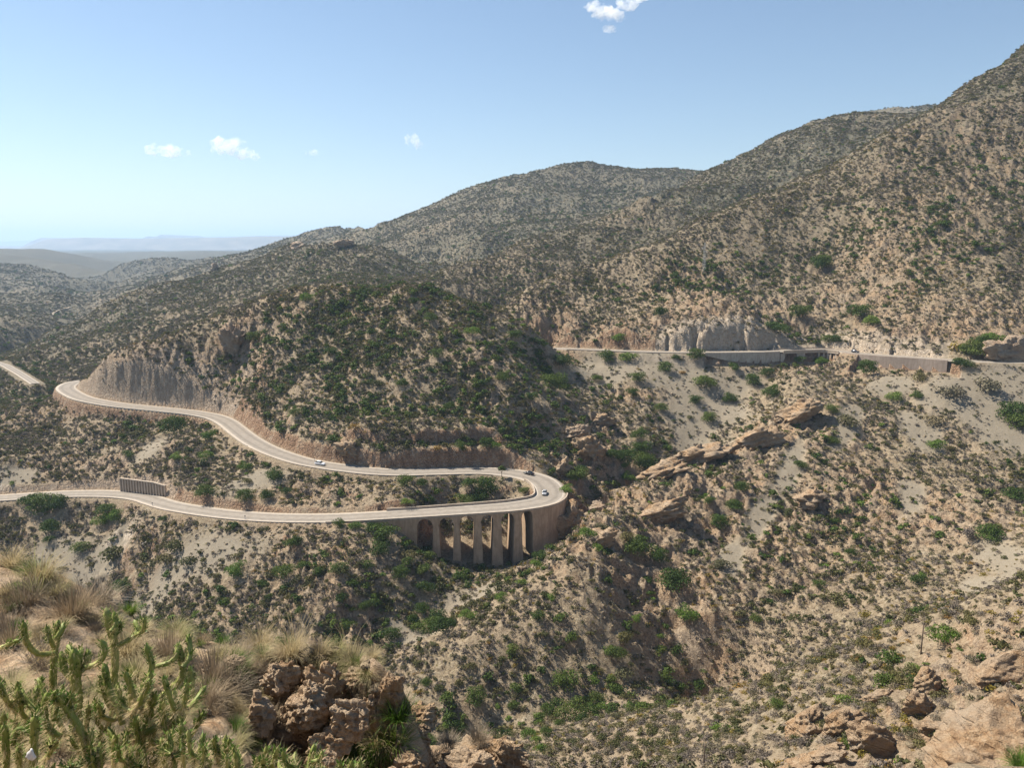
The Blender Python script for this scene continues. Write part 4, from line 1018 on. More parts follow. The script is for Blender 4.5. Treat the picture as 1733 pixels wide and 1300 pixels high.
HATCH = [(-.495, .80, .35, .80), (-.47, .95, .25, .98), (-.30, 1, .2, 1.0), (0, 1, .2, .97), (.20, 1, .2, .96), (.36, .97, .2, .88), (.46, .88, .25, .76), (.495, .74, .32, .62)]
HCAB = [(-.46, .92, 1.0), (-.40, .95, 1.38), (-.28, .95, 1.48), (0, .95, 1.50), (.08, .95, 1.44), (.235, .93, .98)]
SEDAN = [(-.495, .82, .35, .86), (-.45, .95, .25, .98), (-.30, 1, .2, .99), (0, 1, .2, .95), (.18, 1, .2, .93), (.36, .97, .2, .86), (.46, .88, .25, .74), (.495, .72, .32, .60)]
SCAB = [(-.36, .95, .99), (-.25, .94, 1.34), (-.12, .94, 1.41), (.02, .94, 1.41), (.08, .93, 1.36), (.22, .92, .96)]
def on_road(px, py, pts, T, Nn, lane_off=0, flip=False, lift=.12):
    qx, qy = proj(pts); k = int(np.argmin((qx - px) ** 2 + (qy - py) ** 2))
    t = T[k]; g = math.atan2(t[1], t[0]) + (math.pi if flip else 0)
    sl = (pts[min(k + 1, len(pts) - 1), 2] - pts[max(k - 1, 0), 2]) / np.linalg.norm(pts[min(k + 1, len(pts) - 1), :2] - pts[max(k - 1, 0), :2])
    p = pts[k] + Nn[k] * lane_off + [0, 0, lift]
    return tuple(p), g, math.atan(sl) * (-1 if flip else 1)
l, g, pt = on_road(546, 788, main_w, mT, mN, -.6); car(l, g, pt, (.78, .78, .78), HATCH, HCAB, 4.4, 1.85, "white hatchback on the upper road left of the hairpin")
l, g, pt = on_road(893, 806, main_w, mT, mN, 1.4); car(l, g + math.pi, -pt, (.02, .022, .026), SEDAN, SCAB, 4.5, 1.8, "black saloon car entering the hairpin bend beside the small tree")
l, g, pt = on_road(924, 836, main_w, mT, mN, -2.2); car(l, g, pt, (.34, .34, .35), SEDAN, SCAB, 4.2, 1.78, "silver grey car in the middle of the hairpin bend over the viaduct")
l, g, pt = on_road(1448, 597, upper_w, uT, uN, 1.2); car(l, g, pt, (.03, .035, .05), HATCH, HCAB, 4.2, 1.78, "dark car on the upper road at the right end of the small bridge")

# ------------------------------------------------------------ small tree inside the hairpin
p = hit(849, 812); tr = empty("tree", tuple(p), 0, "small dark tree with a bare stem standing inside the hairpin bend", "tree")
MB().tube([(0, 0, -.3), (.05, .02, 1.0), (.0, -.05, 2.0), (.15, 0, 3.0)], [.14, .12, .10, .06], 8).tube([(.0, 0, 1.6), (-.5, .1, 2.4), (-.8, .1, 2.9)], [.08, .06, .03], 6).tube([(.0, 0, 1.9), (.6, -.1, 2.6), (1.0, 0, 3.0)], [.08, .06, .03], 6).build("trunk", M_bark, tr, True)
me = proto_mesh("crown", leaf_cloud(rgp, 1100, [(-.7, 0, 3.3, .85), (.8, .1, 3.1, .85), (.1, .2, 3.9, .8), (.0, -.2, 2.9, .6), (1.2, 0, 2.6, .5), (-.9, .1, 2.6, .5)], .13, .8), L_dark)
link(bpy.data.objects.new("crown", me), tr)
p2 = hit(849, 814); single(mid_dark, p2 + np.array([.3, -.3, 0]), .9, "green_bush", "small dark bush at the foot of the tree inside the hairpin", "bush", None)

# ------------------------------------------------------------ signs, posts, pylon, poles, wires
M_white = paint("white_paint", (.62, .60, .56), .6); M_black = paint("black_paint", (.03, .03, .03), .6); M_wood = concrete_mat("weathered_wood", (.11, .08, .06), (.20, .15, .11), .3)
M_steel = paint("galvanised_steel", (.42, .40, .37), .5, .5, .3)
l, g, pt = on_road(880, 801, main_w, mT, mN, 7.4, False, -.1)
sg = empty("sign_board", l, g, "pale rectangular sign board at the foot of the rocks behind the black car", "sign")
MB().box((0, 0, 1.35), (3.0, .12, 1.9)).build("board", M_white, sg)
for x in (-1.2, 1.2): MB().box((x, .1, .5), (.14, .12, 1.4)).build("post", M_steel, sg)
mb = MB()
for k, (x, z, w_, h_) in enumerate([(-.95,1.75,.10,.55),(-.75,1.75,.10,.55),(-.85,1.78,.2,.09),(-.45,1.75,.10,.55),(-.3,1.52,.25,.09),(.1,1.75,.10,.55),(.3,1.75,.10,.55),(.2,2.0,.2,.09),(.2,1.52,.2,.09),(.7,1.75,.10,.55),(.85,2.0,.25,.09),(-.5,1.0,.9,.08),(.5,1.0,.7,.08),(-.2,.75,1.3,.08)]):
    mb.box((x, -.07, z), (w_, .02, h_))
mb.build("lettering", M_black, sg)
for px, py, top_, lab in ((415, 881, 1.3, "small black-topped marker post on the outer kerb of the lower road"), (258, 857, 1.1, "short dark marker post by the lower road near the ribbed wall"), (532, 781, 1.2, "thin dark marker post just left of the white car")):
    p = hit(px, py); e = empty("marker_post", tuple(p), 0, lab, "post")
    MB().box((0, 0, top_ / 2 - .2), (.16, .16, top_ + .4)).build("post", M_white, e); MB().box((0, 0, top_ + .2), (.34, .1, .4)).build("head", M_black, e)
p = hit(248, 921); mb = MB().box((0, 0, .25), (3.6, .5, .45), .75, 0, -.35); o = mb.build("concrete_beam", M_conc, None, False, tuple(p)); tag(o, "pale fallen beam lying on the slope below the lower road", "beam")
p = hit(236, 870); o = stone_mesh(rgp, 3, "litter_bag", M_white, 5, .1, (.5, .4, .35)); o = bpy.data.objects.new("litter_bag", o); link(o); o.location = tuple(p + [0, 0, .2]); tag(o, "small white object lying just below the kerb of the lower road", "litter")
# lattice pylon
p = hit(1191, 463); hgt = 50 * math.hypot(p[0], p[1]) / F
py_ = empty("pylon", tuple(p - [0, 0, .6]), .5, "slender pale lattice pylon standing on the slope above the upper road", "pylon")
mb = MB(); n_ = 12
for k in range(4):
    sx, sy = ((-1, -1), (1, -1), (1, 1), (-1, 1))[k]
    mb.tube([(sx * .95, sy * .95, 0), (sx * .28, sy * .28, hgt)], .09, 5)
for i in range(n_):
    z0, z1 = hgt * i / n_, hgt * (i + 1) / n_; a, b = .95 - .67 * i / n_, .95 - .67 * (i + 1) / n_
    for (p0, p1) in (((-1, -1), (1, -1)), ((1, -1), (1, 1)), ((1, 1), (-1, 1)), ((-1, 1), (-1, -1))):
        mb.tube([(p0[0] * a, p0[1] * a, z0), (p1[0] * b, p1[1] * b, z1)], .05, 4); mb.tube([(p1[0] * a, p1[1] * a, z0), (p0[0] * b, p0[1] * b, z1)], .05, 4)
mb.build("mast", M_steel, py_)
for z, s in ((hgt * .93, 1), (hgt * .83, -1), (hgt * .72, 1)):
    a = MB().tube([(0, 0, z), (s * 1.9, 0, z + .1)], .09, 5).tube([(0, 0, z - .7), (s * 1.9, 0, z + .1)], .06, 5).build("arm", M_steel, py_)
    MB().tube([(s * 1.9, 0, z + .05), (s * 1.9, 0, z - .9)], .16, 8).build("insulator", M_white, a)
def pole(px, pyb, pyt, label, rmin=60):
    p = hit(px, pyb, rmin); d = math.hypot(p[0], p[1]); zt = ray(px, pyt)[1] * p[1]; h = zt - p[2]
    e = empty("utility_pole", tuple(p), 0, label, "pole")
    MB().tube([(0, 0, -.5), (0, 0, h)], [.15, .10], 8).build("shaft", M_wood, e, True)
    MB().tube([(-.35, 0, h - .25), (.35, 0, h - .25)], .05, 6).build("crossarm", M_wood, e)
    for x in (-.3, .3): MB().tube([(x, 0, h - .25), (x, 0, h - .02)], .05, 6).build("insulator", M_black, e)
    return p + np.array([0, 0, h - .05])
t1 = pole(1558, 1112, 1054, "dark wooden utility pole on the near stony slope at right")
t2 = pole(1191, 1299, 1262, "dark wooden utility pole cut by the lower edge of the picture")
t3 = P(1860, 940, 175); t4 = P(1000, 1420, 110)
for k in range(2):
    mb = MB(); dx = np.array([-.3 + .6 * k, 0, 0])
    for A0, A1 in ((t3, t1), (t1, t2), (t2, t4)):
        pts = [A0 * (1 - t) + A1 * t + dx - np.array([0, 0, 1.6 * 4 * t * (1 - t)]) for t in np.linspace(0, 1, 13)]
        mb.tube(pts, .022, 4)
    o = mb.build("overhead_wire", M_black); tag(o, "%s dark overhead wire strung between the two wooden poles" % ("left" if k == 0 else "right"), "wire")
p = hit(250, 531); e = empty("utility_pole", tuple(p), 0, "distant thin pole in the hills behind the left road bend", "pole")
MB().tube([(0, 0, -1), (0, 0, 11)], .28, 6).build("shaft", M_steel, e); MB().tube([(-1.6, 0, 10), (1.6, 0, 10)], .2, 5).build("crossarm", M_steel, e)
for px, lab in ((22, "left radio mast on the far hilltop at the left edge"), (35, "right radio mast on the far hilltop at the left edge")):
    p = hit(px, 420); e = empty("radio_mast", tuple(p), 0, lab, "mast")
    MB().tube([(0, 0, -2), (0, 0, 22)], [.9, .35], 4).build("lattice", M_steel, e); MB().tube([(0, 0, 22), (0, 0, 27)], .18, 5).build("aerial", M_steel, e)

# ------------------------------------------------------------ rock outcrops
rgr = np.random.default_rng(5)
def outcrop(px, py, w_, h_, label, m=R_tan, sub=5, tilt=0.0, depth=.8, sink=.62, rough=.5, cuts=16, rz=0.0, dist=None, name="rock_outcrop", cat="rock"):
    """px,py = middle of the foot of the rock in the picture; w_,h_ size in pixels"""
    p = hit(px, py) if dist is None else P(px, py, dist); d = math.hypot(p[0], p[1]); W = w_ * d / F / 2; Hh = h_ * d / F / 2
    me = stone_mesh(rgr, sub, name, m, cuts, rough, (1, 1, 1))
    V = np.empty(len(me.vertices) * 3, np.float32); me.vertices.foreach_get("co", V); V = V.reshape(-1, 3)
    V = V * [W * 1.12, W * depth * 1.1, Hh * 1.45]
    M_ = np.array((Matrix.Rotation(rz, 3, 'Z') @ Matrix.Rotation(tilt, 3, 'Y')))
    V = V @ M_.T + [0, 0, Hh * (1 - sink)]
    me.vertices.foreach_set("co", V.astype(np.float32).ravel()); me.update()
    o = bpy.data.objects.new(name, me); link(o); o.location = tuple(p); return tag(o, label, cat)
outcrop(393, 597, 44, 52, "tall upright rock face standing out of the left flank of the central hill", R_tan)
outcrop(363, 460, 13, 15, "small dark rock spire on the ridge far left of the mountain", R_tan, 3)
outcrop(1712, 612, 60, 46, "sloping pale cut bank at the right edge beside the upper road", R_tan, 5, depth=.5, tilt=-.4)
outcrop(585, 416, 30, 12, "dark rocky top of the middle hill left of the mountain", R_tan, 4)
outcrop(505, 420, 26, 10, "low rocky knob at the left of the middle hill", R_tan, 4)
outcrop(588, 774, 46, 26, "orange rock knob at the left end of the planted bench", R_orange, 5)
outcrop(966, 902, 52, 66, "brown rock buttress under the right end of the hairpin", R_orange, 5, depth=.7)
outcrop(955, 800, 30, 26, "rock boss beside the outer edge of the hairpin", R_orange, 4)
outcrop(1000, 772, 60, 44, "tilted orange rock slab on the slope right of the hairpin", R_orange, 5, tilt=-.6)
outcrop(1020, 720, 40, 30, "upper tilted rock slab between hairpin and scree", R_orange, 5, tilt=-.6)
outcrop(975, 740, 44, 26, "pale rock rib between the hill and the scree", R_tan, 5, tilt=-.5)
outcrop(1370, 855, 54, 26, "overhanging brown ledge in the middle of the right-hand slope", R_orange, 5)
outcrop(884, 968, 18, 14, "small pale boulder at the ravine edge in front of the viaduct", R_tan, 4)
outcrop(1010, 865, 34, 20, "pale rocks at the lip of the gully right of the hairpin", R_tan, 4, tilt=-.4)
SL_ = [(1358,1238,86,40,-.55,"long tilted orange slab, leftmost of the slabs at lower right"), (1425,1240,62,50,-.7,"second orange slab from the left at lower right, over a dark hollow"),
       (1478,1268,56,84,-.95,"tall leaning orange slab with a deep shadow under its right side"), (1400,1285,70,26,-.5,"low broken slab in front of the leaning slabs at lower right"),
       (1555,1215,46,66,-.95,"upright orange slab right of the tall leaning one"), (1570,1165,60,34,-.65,"thin orange rib above the upright slab at lower right"),
       (1590,1245,50,40,-.5,"rounded tan block beside the broad slab at lower right"), (1485,1190,44,22,-.4,"small orange block above the leaning slabs"), (1350,1300,80,22,-.4,"flat slab cut by the lower edge of the picture")]
for px, py, w_, h_, tl, lab in SL_: outcrop(px, py, w_ * 1.15, h_ * .85, lab, R_orange, 5, tilt=tl, depth=.55, sink=.5, rough=.34, cuts=16)
outcrop(1690, 1300, 200, 80, "broad smooth orange-brown rock slab filling the lower right corner", R_orange, 6, tilt=-.42, depth=.9, sink=.7, rough=.3, cuts=12)
outcrop(1690, 1150, 120, 40, "low orange rock rib above the broad slab at the right edge", R_orange, 5, tilt=-.38, depth=.5, sink=.6, rough=.2)

RIBS = [(1180, 775, 110, 30, 'long orange rock rib on the spur just under the foot of the scree'), (1275, 752, 90, 28, 'orange rock rib on the spur crest right of the scree foot'), (1125, 805, 84, 26, 'broken orange rib low on the spur, nearest the gully'), (1350, 702, 76, 28, 'brown rock rib on the spur below the small road bridge'), (1010, 925, 70, 30, 'pale rock rib on the spur opposite the viaduct'), (1120, 880, 90, 30, 'low orange rib in the middle of the spur'), ]
for px, py, w_, h_, lab in RIBS: outcrop(px, py, w_, h_, lab, R_orange, 5, tilt=-.38, depth=.6, sink=.74, rough=.42)
# pale far road and dirt tracks in the left-hand hills
def track(pxs, hw, m, name="track", lift=.35):
    L = [hit(a, b, 300) for a, b in pxs]; c = resample(catmull(L, 4.0), 4.0)
    for q in range(len(c)): c[q, 2] = ground_z(c[q, 0], c[q, 1])
    k = np.ones(7) / 7; z = np.convolve(np.pad(c[:, 2], 3, 'edge'), k, 'valid'); c[:, 2] = np.maximum(z, c[:, 2])
    T_, N_ = line_frame(c); ribbon(name, c, N_, np.full(len(c), hw), m, lift)
M_track = concrete_mat("dirt_track", (.40, .32, .23), (.50, .41, .31), .2)
fT_, fN_ = line_frame(far_w); ribbon("road", far_w, fN_, np.full(len(far_w), 2.9), M_road, .35)
track([(0, 524), (30, 526), (60, 530), (90, 531), (118, 524)], 3.0, M_track)
# ------------------------------------------------------------ the rocky edge at the photographer's feet
fc = []
def FC(*L):
    for q in L: fc.append(P(*q))
FC((0,948,9.5),(60,972,9),(130,988,8.6),(200,1032,8),(270,1066,7.6),(330,1088,7.2),(400,1094,7.2),(470,1098,7.2),(530,1112,7.1),(590,1120,7.0),(632,1136,6.9),(645,1165,6.7),
   (0,1050,7.0),(0,1150,5.6),(0,1300,4.2),(100,1080,6.6),(120,1200,5.2),(150,1300,4.3),(230,1130,6.4),(260,1220,5.4),(280,1300,4.7),(340,1140,6.6),(360,1200,6.1),(380,1300,5.2),(420,1130,6.9),
   (440,1180,6.7),(470,1250,6.3),(480,1300,6.0),(520,1150,6.9),(540,1220,6.6),(560,1300,6.2),(600,1180,6.8),(615,1250,6.5),(620,1300,6.3),(-120,960,9.5),(-120,1100,6),(-120,1300,4),(-260,1000,9),(-260,1300,4))
back = []
for (px, py, Y_0) in ((-260,1000,9),(-120,960,9.5),(0,948,9.5),(60,972,9),(130,988,8.6),(200,1032,8),(270,1066,7.6),(330,1088,7.2),(400,1094,7.2),(470,1098,7.2),(530,1112,7.1),(590,1120,7.0),(632,1136,6.9),(680,1200,6.6),(750,1300,5.5)):
    a, b = ray(px, py)
    for dy_, dz_ in ((1.2, 1.1), (3.5, 4.5), (8, 11)): back.append((a * (Y_0 + dy_), Y_0 + dy_, b * Y_0 - dz_))
for (px, py, Y_0) in ((690,1230,6.6),(720,1300,6.3),(690,1340,5.8)): a, b = ray(px, py); back.append((a * Y_0, Y_0, b * Y_0))
for x, y, z in ((.5, 4, -3.6), (.3, 2, -2.6), (-2, 1.5, -1.9), (0, .8, -1.8), (1.5, 6, -6), (2.5, 4, -5.5), (2, 8, -9), (-3, 2.5, -2.1), (1.5, 2, -3.5)): back.append((x, y, z))
fc = np.array(fc + back)
def k2(A_, B_): return -np.sqrt(((A_[:, None, :2] - B_[None, :, :2]) ** 2).sum(-1) + .15 ** 2)
K_ = k2(fc, fc) + np.eye(len(fc)) * .01; Q2 = np.c_[np.ones(len(fc)), fc[:, :2]]
s_ = np.linalg.solve(np.block([[K_, Q2], [Q2.T, np.zeros((3, 3))]]), np.r_[fc[:, 2], 0, 0, 0])
GX = np.linspace(-9, 3.2, 460); GY = np.linspace(1.0, 14, 480); gx, gy = np.meshgrid(GX, GY)
pts = np.c_[gx.ravel(), gy.ravel(), 0 * gx.ravel()]
gz = np.concatenate([k2(pts[i:i + 20000], fc) @ s_[:len(fc)] for i in range(0, len(pts), 20000)]) + np.c_[np.ones(len(pts)), pts[:, :2]] @ s_[len(fc):]
gz = gz.reshape(gx.shape); ro = .3 + .7 * sstep(-2.4, -1.4, gx)
gz += ro * (.22 * ridged(gx / .9, gy / .9, 201) + .11 * ridged(gx / .37, gy / .37, 202) + .05 * vnoise(gx / .13, gy / .13, 203) - .12)
i0 = (np.arange(479)[:, None] * 460 + np.arange(459)[None]).ravel()
fme = np_mesh("cliff_edge", np.stack([gx.ravel(), gy.ravel(), gz.ravel()], 1), np.stack([i0, i0 + 1, i0 + 461, i0 + 460], 1), True)
fme.materials.append(R_near); fo = bpy.data.objects.new("cliff_edge", fme); link(fo); tag(fo, kind="structure")
def fz(x, y):
    i = (y - GY[0]) / (GY[1] - GY[0]); j = (x - GX[0]) / (GX[1] - GX[0]); i = min(max(int(i), 0), 478); j = min(max(int(j), 0), 458); return float(gz[i, j])
def fhit(px, py):
    a, b = ray(px, py)
    for Y_0 in np.arange(2.0, 13.5, .04):
        if fz(a * Y_0, Y_0) >= b * Y_0: return np.array([a * Y_0, Y_0, fz(a * Y_0, Y_0)])
    return None
def frock(px, py, Y_0, w_, h_, label, tilt=0, rz=0, depth=.8, sub=6, rough=.4, cuts=14, m=R_near):
    p = P(px, py, Y_0); d = Y_0; W = w_ * d / F / 2; Hh = h_ * d / F / 2
    me = stone_mesh(rgr, sub, "rock", m, cuts, rough, (W * 1.15, W * depth * 1.15, Hh * 1.2))
    o = bpy.data.objects.new("rock", me); link(o); o.location = tuple(p); o.rotation_euler = (0, tilt, rz); return tag(o, label, "rock")
frock(800, 1290, 7.4, 200, 90, "big rounded tan boulder at the bottom edge right of the cliff", -.05, .2, .7)
frock(860, 1285, 7.2, 80, 70, "right end block of the big tan boulder at the bottom edge", .1, 0, .8)
frock(795, 1310, 6.6, 110, 60, "knobbly pale rock in front of the big tan boulder", 0, .5)
frock(690, 1275, 6.9, 60, 120, "upright greyish block between the cliff and the big tan boulder", .1, .3)
frock(715, 1215, 7.4, 60, 40, "small rock behind the upright greyish block", .1, .8)
frock(545, 1180, 6.7, 90, 110, "steep reddish block on the top right of the near cliff", .15, .4)
frock(620, 1175, 6.8, 50, 80, "knobbly whitish pillar at the right corner of the near cliff", 0, .2)
frock(632, 1230, 6.6, 50, 90, "lower pale pillar of the near cliff corner", -.1, .9)
frock(470, 1160, 6.6, 70, 60, "angular brown rock jutting out under the grass of the cliff edge", .2, .1)
frock(500, 1230, 6.4, 70, 90, "brown block below the jutting rock of the near cliff", -.2, 1.0)
frock(560, 1262, 6.2, 90, 80, "grey rock low in the face of the near cliff", .2, .5)
frock(548, 1300, 5.6, 56, 56, "pile of pinkish broken rock at the bottom of the near cliff", .1, .2)
frock(360, 1108, 7.1, 26, 16, "small flat pinkish stone on top of the cliff edge, left one", 0, 0)
frock(395, 1120, 6.9, 36, 20, "pale stone on top of the cliff edge beside the grass", 0, .4)
frock(575, 1262, 7.0, 250, 190, 'big shaded ochre rock mass forming the face of the near cliff', .1, .4, .6)
for a_ in ((655,1190,6.7,70,100,'right'),(668,1262,6.6,80,110,'lower right'),(600,1225,6.3,80,90,'middle'),(520,1195,6.4,90,70,'upper left'),(440,1215,6.2,80,70,'left'),(690,1300,6.4,90,60,'bottom right'),(610,1150,6.9,60,40,'top right')):
    frock(*a_[:5], 'rugged ochre block in the %s of the near cliff face' % a_[5], rgr.uniform(-.3,.3), rgr.uniform(0,3))
for q in range(60):
    p = fhit(rgr.uniform(340, 660), rgr.uniform(1100, 1295))
    if p is None: continue
    s = .03 + .09 * rgr.random() ** 2
    o = single(stones, p + [0, 0, s * .2], s, "stone", "small broken stone lying on the near cliff edge", "stone", "broken stones on the near cliff"); o.data = o.data

# grasses and twiggy plants
G_straw = leaf_mat("esparto_blades", [(.0, (.33, .26, .13)), (.5, (.46, .37, .21)), (.85, (.30, .28, .12)), (1, (.24, .27, .09))], .7, .35)
G_green = leaf_mat("green_blades", [(.0, (.06, .13, .02)), (.6, (.12, .20, .03)), (1, (.22, .22, .05))], .6, .35)
G_twig = leaf_mat("pale_twigs", [(.0, (.20, .16, .11)), (.5, (.30, .245, .18)), (1, (.32, .23, .13))], .9, .15)
G_rust = leaf_mat("rusty_twigs", [(.0, (.30, .12, .04)), (.5, (.36, .22, .06)), (1, (.25, .25, .06))], .9, .3)
rgf = np.random.default_rng(99)
def tuft_meshes(m, n, L, w_, sp, cv, rad, k): return [proto_mesh("grass", blades(rgf, n, L, w_, sp, cv, rad), m) for _ in range(k)]
T_esp = tuft_meshes(G_straw, 460, .40, .0030, .5, .9, .10, 3)
T_long = tuft_meshes(G_straw, 26, .62, .0028, .35, .5, .06, 2)
T_grn = tuft_meshes(G_green, 380, .26, .004, .6, .5, .10, 2)
T_twg = tuft_meshes(G_twig, 560, .25, .0026, .9, .3, .16, 3)
T_rst = tuft_meshes(G_rust, 500, .26, .003, .6, .4, .10, 2)
def fplant(px, py, s, ms, name, label, cat, group=None, up=0.0):
    p = fhit(px, py)
    if p is None: return
    o = single(ms, p - [0, 0, .03], s, name, label, cat, group)
    return o
for px, py, s, ms, nm, lab in [
    (490,1110,.8,T_esp,"esparto_grass","broad straw-coloured grass clump overhanging the middle of the cliff edge"), (440,1104,.8,T_esp,"esparto_grass","shorter greenish straw clump left of the broad one on the cliff edge"),
    (540,1122,.65,T_esp,"esparto_grass","long-bladed straw clump leaning right over the cliff edge"), (600,1130,.75,T_esp,"esparto_grass","straw clump on the right corner of the cliff"),
    (560,1172,.85,T_esp,"esparto_grass","drooping straw clump hanging on the cliff face"), (625,1150,.55,T_esp,"esparto_grass","small straw clump at the very tip of the cliff corner"),
    (70,985,.9,T_esp,"esparto_grass","big straw clump on the bank at the left edge"), (20,960,.8,T_esp,"esparto_grass","straw clump cut by the left edge of the picture"), (95,1010,.7,T_esp,"esparto_grass","straw clump below the big one on the left bank"),
    (300,1085,.7,T_esp,"esparto_grass","pale yellow clump behind the cactus tips at right"), (215,1110,.9,T_esp,"esparto_grass","straw clump behind the tall middle cactus"), (230,1160,.8,T_esp,"esparto_grass","straw clump among the middle cactus stems"),
    (40,1020,1.2,T_twg,"dry_shrub","grey pink twiggy shrub on the left bank"), (120,1040,1.2,T_twg,"dry_shrub","twiggy shrub behind the left cactus"), (160,1020,1.1,T_twg,"dry_shrub","twiggy shrub with long dry stalks above the cactus"),
    (280,1110,1.0,T_twg,"dry_shrub","twiggy shrub between cactus and cliff edge"), (360,1150,1.1,T_twg,"dry_shrub","grey matted twigs on the near side of the cliff edge"), (380,1175,1.1,T_twg,"dry_shrub","brown matted twigs hanging below the cliff edge"), (345,1185,1.0,T_twg,"dry_shrub","tangled brown twigs right of the cactus"),
    (400,1110,.8,T_twg,"dry_shrub","low pinkish twigs beside the flat stones"), (440,1245,1.1,T_twg,"dry_shrub","leafless greyish shrub at the foot of the near cliff"), (470,1270,.9,T_twg,"dry_shrub","thin pale twigs near the bottom of the cliff"), (20,1090,1.2,T_twg,"dry_shrub","dark twiggy shrub at the left edge behind the cacti"), (80,1120,1.0,T_twg,"dry_shrub","twiggy shrub in the gap between the left cacti"), (540,1245,.7,T_twg,"dry_shrub","wispy pink twigs on a ledge of the near cliff"),
    (150,985,.9,T_rst,"rusty_shrub","rust and yellow shrub on the skyline of the left bank"), (50,972,.8,T_grn,"green_tussock","green tussock on the left bank beside the straw clump"), (395,1130,.8,T_grn,"green_tussock","olive tussock beside the matted twigs"), (405,1150,.7,T_grn,"green_tussock","yellow-green tussock under the matted twigs"),
    (630,1290,1.3,T_grn,"green_tussock","green plant at the bottom of the cliff, right one"), (600,1297,1.2,T_grn,"green_tussock","green plant at the bottom of the cliff, left one"), (675,1240,.9,T_grn,"green_tussock","tall green sprigs at the cliff corner"), (668,1262,1.0,T_grn,"green_tussock","leafy sprigs under the cliff corner"),
    (660,1255,1.0,T_long,"tall_grass","long pale grass stalks rising at the cliff corner"), (640,1285,.9,T_esp,"esparto_grass","dry grass clump at the bottom beside the green plants"), (110,965,1.2,T_long,"tall_grass","long pale grass stalks leaning on the left bank"), (60,1000,1.3,T_long,"tall_grass","pale stalks fanning over the left bank"), (590,1120,1.0,T_long,"tall_grass","long thin stalks above the cliff corner"), (500,1105,1.1,T_long,"tall_grass","thin stalks above the broad straw clump")]:
    fplant(px, py, s, ms, nm, lab, "grass" if "grass" in nm else ("tussock" if "tussock" in nm else "shrub"))
o = None
for px, py, s, lab in ((705, 1218, .5, "pinkish dry tuft behind the upright block"), (760, 1240, .45, "reddish dry tuft on top of the big tan boulder"), (810, 1232, .5, "brown dry tuft behind the big tan boulder")):
    p = P(px, py + 22, 7.4); o = single(T_twg, p, s * 1.3, "dry_shrub", lab, "shrub", None)
# litter of grass over the bank
for q in range(340):
    px, py = rgf.uniform(0, 640), rgf.uniform(975, 1295)
    p = fhit(px, py)
    if p is None or (px > 430 and py > 1150 and rgf.random() < .7): continue
    ms = (T_esp, T_twg, T_twg, T_grn)[rgf.integers(0, 4)]
    single(ms, p - [0, 0, .03], rgf.uniform(.28, .58), "dry_tussock", "dry tussock growing among the bigger clumps on the near bank", "tussock", "small tussocks on the near bank")
single(T_grn, P(1727, 1300, 30) , 3.2, "spiky_shrub", "pale green spiky shrub in the bottom right corner", "shrub", None)

# ------------------------------------------------------------ cacti
m_c, n_, b_ = mat("cactus_skin"); pp = pos(n_)
oi = N(n_, "ShaderNodeObjectInfo")
cc_ = ramp(n_, noise(n_, pp, 5, 4), [(.3, (.12, .16, .035)), (.5, (.22, .25, .065)), (.68, (.38, .37, .14)), (.8, (.46, .40, .22))])
n_.links.new(cc_, b_.inputs["Base Color"]); b_.inputs["Roughness"].default_value = .55
M_cactus = m_c
M_cleaf = leaf_mat("cactus_leaves", [(.0, (.06, .12, .022)), (.5, (.10, .17, .03)), (1, (.17, .22, .055))], .45, .3)
M_spine = leaf_mat("cactus_spines", [(.0, (.60, .46, .24)), (1, (.72, .58, .34))], .6, .3)
def smooth_line(pts, n=22):
    p = catmull(pts, .02); return resample(p, max(.012, np.linalg.norm(np.diff(p, axis=0), axis=1).sum() / n))
def stem_geo(pts, r0):
    """knobbly tube: rows of tubercles spiralling round the stem"""
    pts = resample(catmull(pts, .02), .012); n = len(pts); nr = 20
    T = np.gradient(pts, axis=0); T /= np.linalg.norm(T, axis=1)[:, None]
    a = np.cross(T[0], [.2, .9, .3]); a /= np.linalg.norm(a); V = []; nor = []
    L = np.arange(n) * .012
    for i in range(n):
        a = a - T[i] * a.dot(T[i]); a /= np.linalg.norm(a); b = np.cross(T[i], a)
        s = L[i]; end = L[-1] - s; rr = r0 * min(1, math.sqrt(max(end, .001) / (r0 * 1.5))) * (.85 + .15 * min(1, s / .2))
        q = np.arange(nr) * 2 * math.pi / nr
        bumpv = np.clip(np.cos(5 * q + s * 45) * .5 + .5, 0, 1) * np.clip(np.cos(s * 2 * math.pi / .045 + np.floor((5 * q + s * 45) / (2 * math.pi)) * 2.4) * .5 + .5, 0, 1)
        r = rr * (.84 + .34 * bumpv); d = np.outer(np.cos(q), a) + np.outer(np.sin(q), b)
        V.append(pts[i] + d * r[:, None]); nor.append(d)
    V = np.array(V); q = [(i * nr + k, i * nr + (k + 1) % nr, (i + 1) * nr + (k + 1) % nr, (i + 1) * nr + k) for i in range(n - 1) for k in range(nr)]
    return V, np.array(nor), np.array(q), pts, T, L
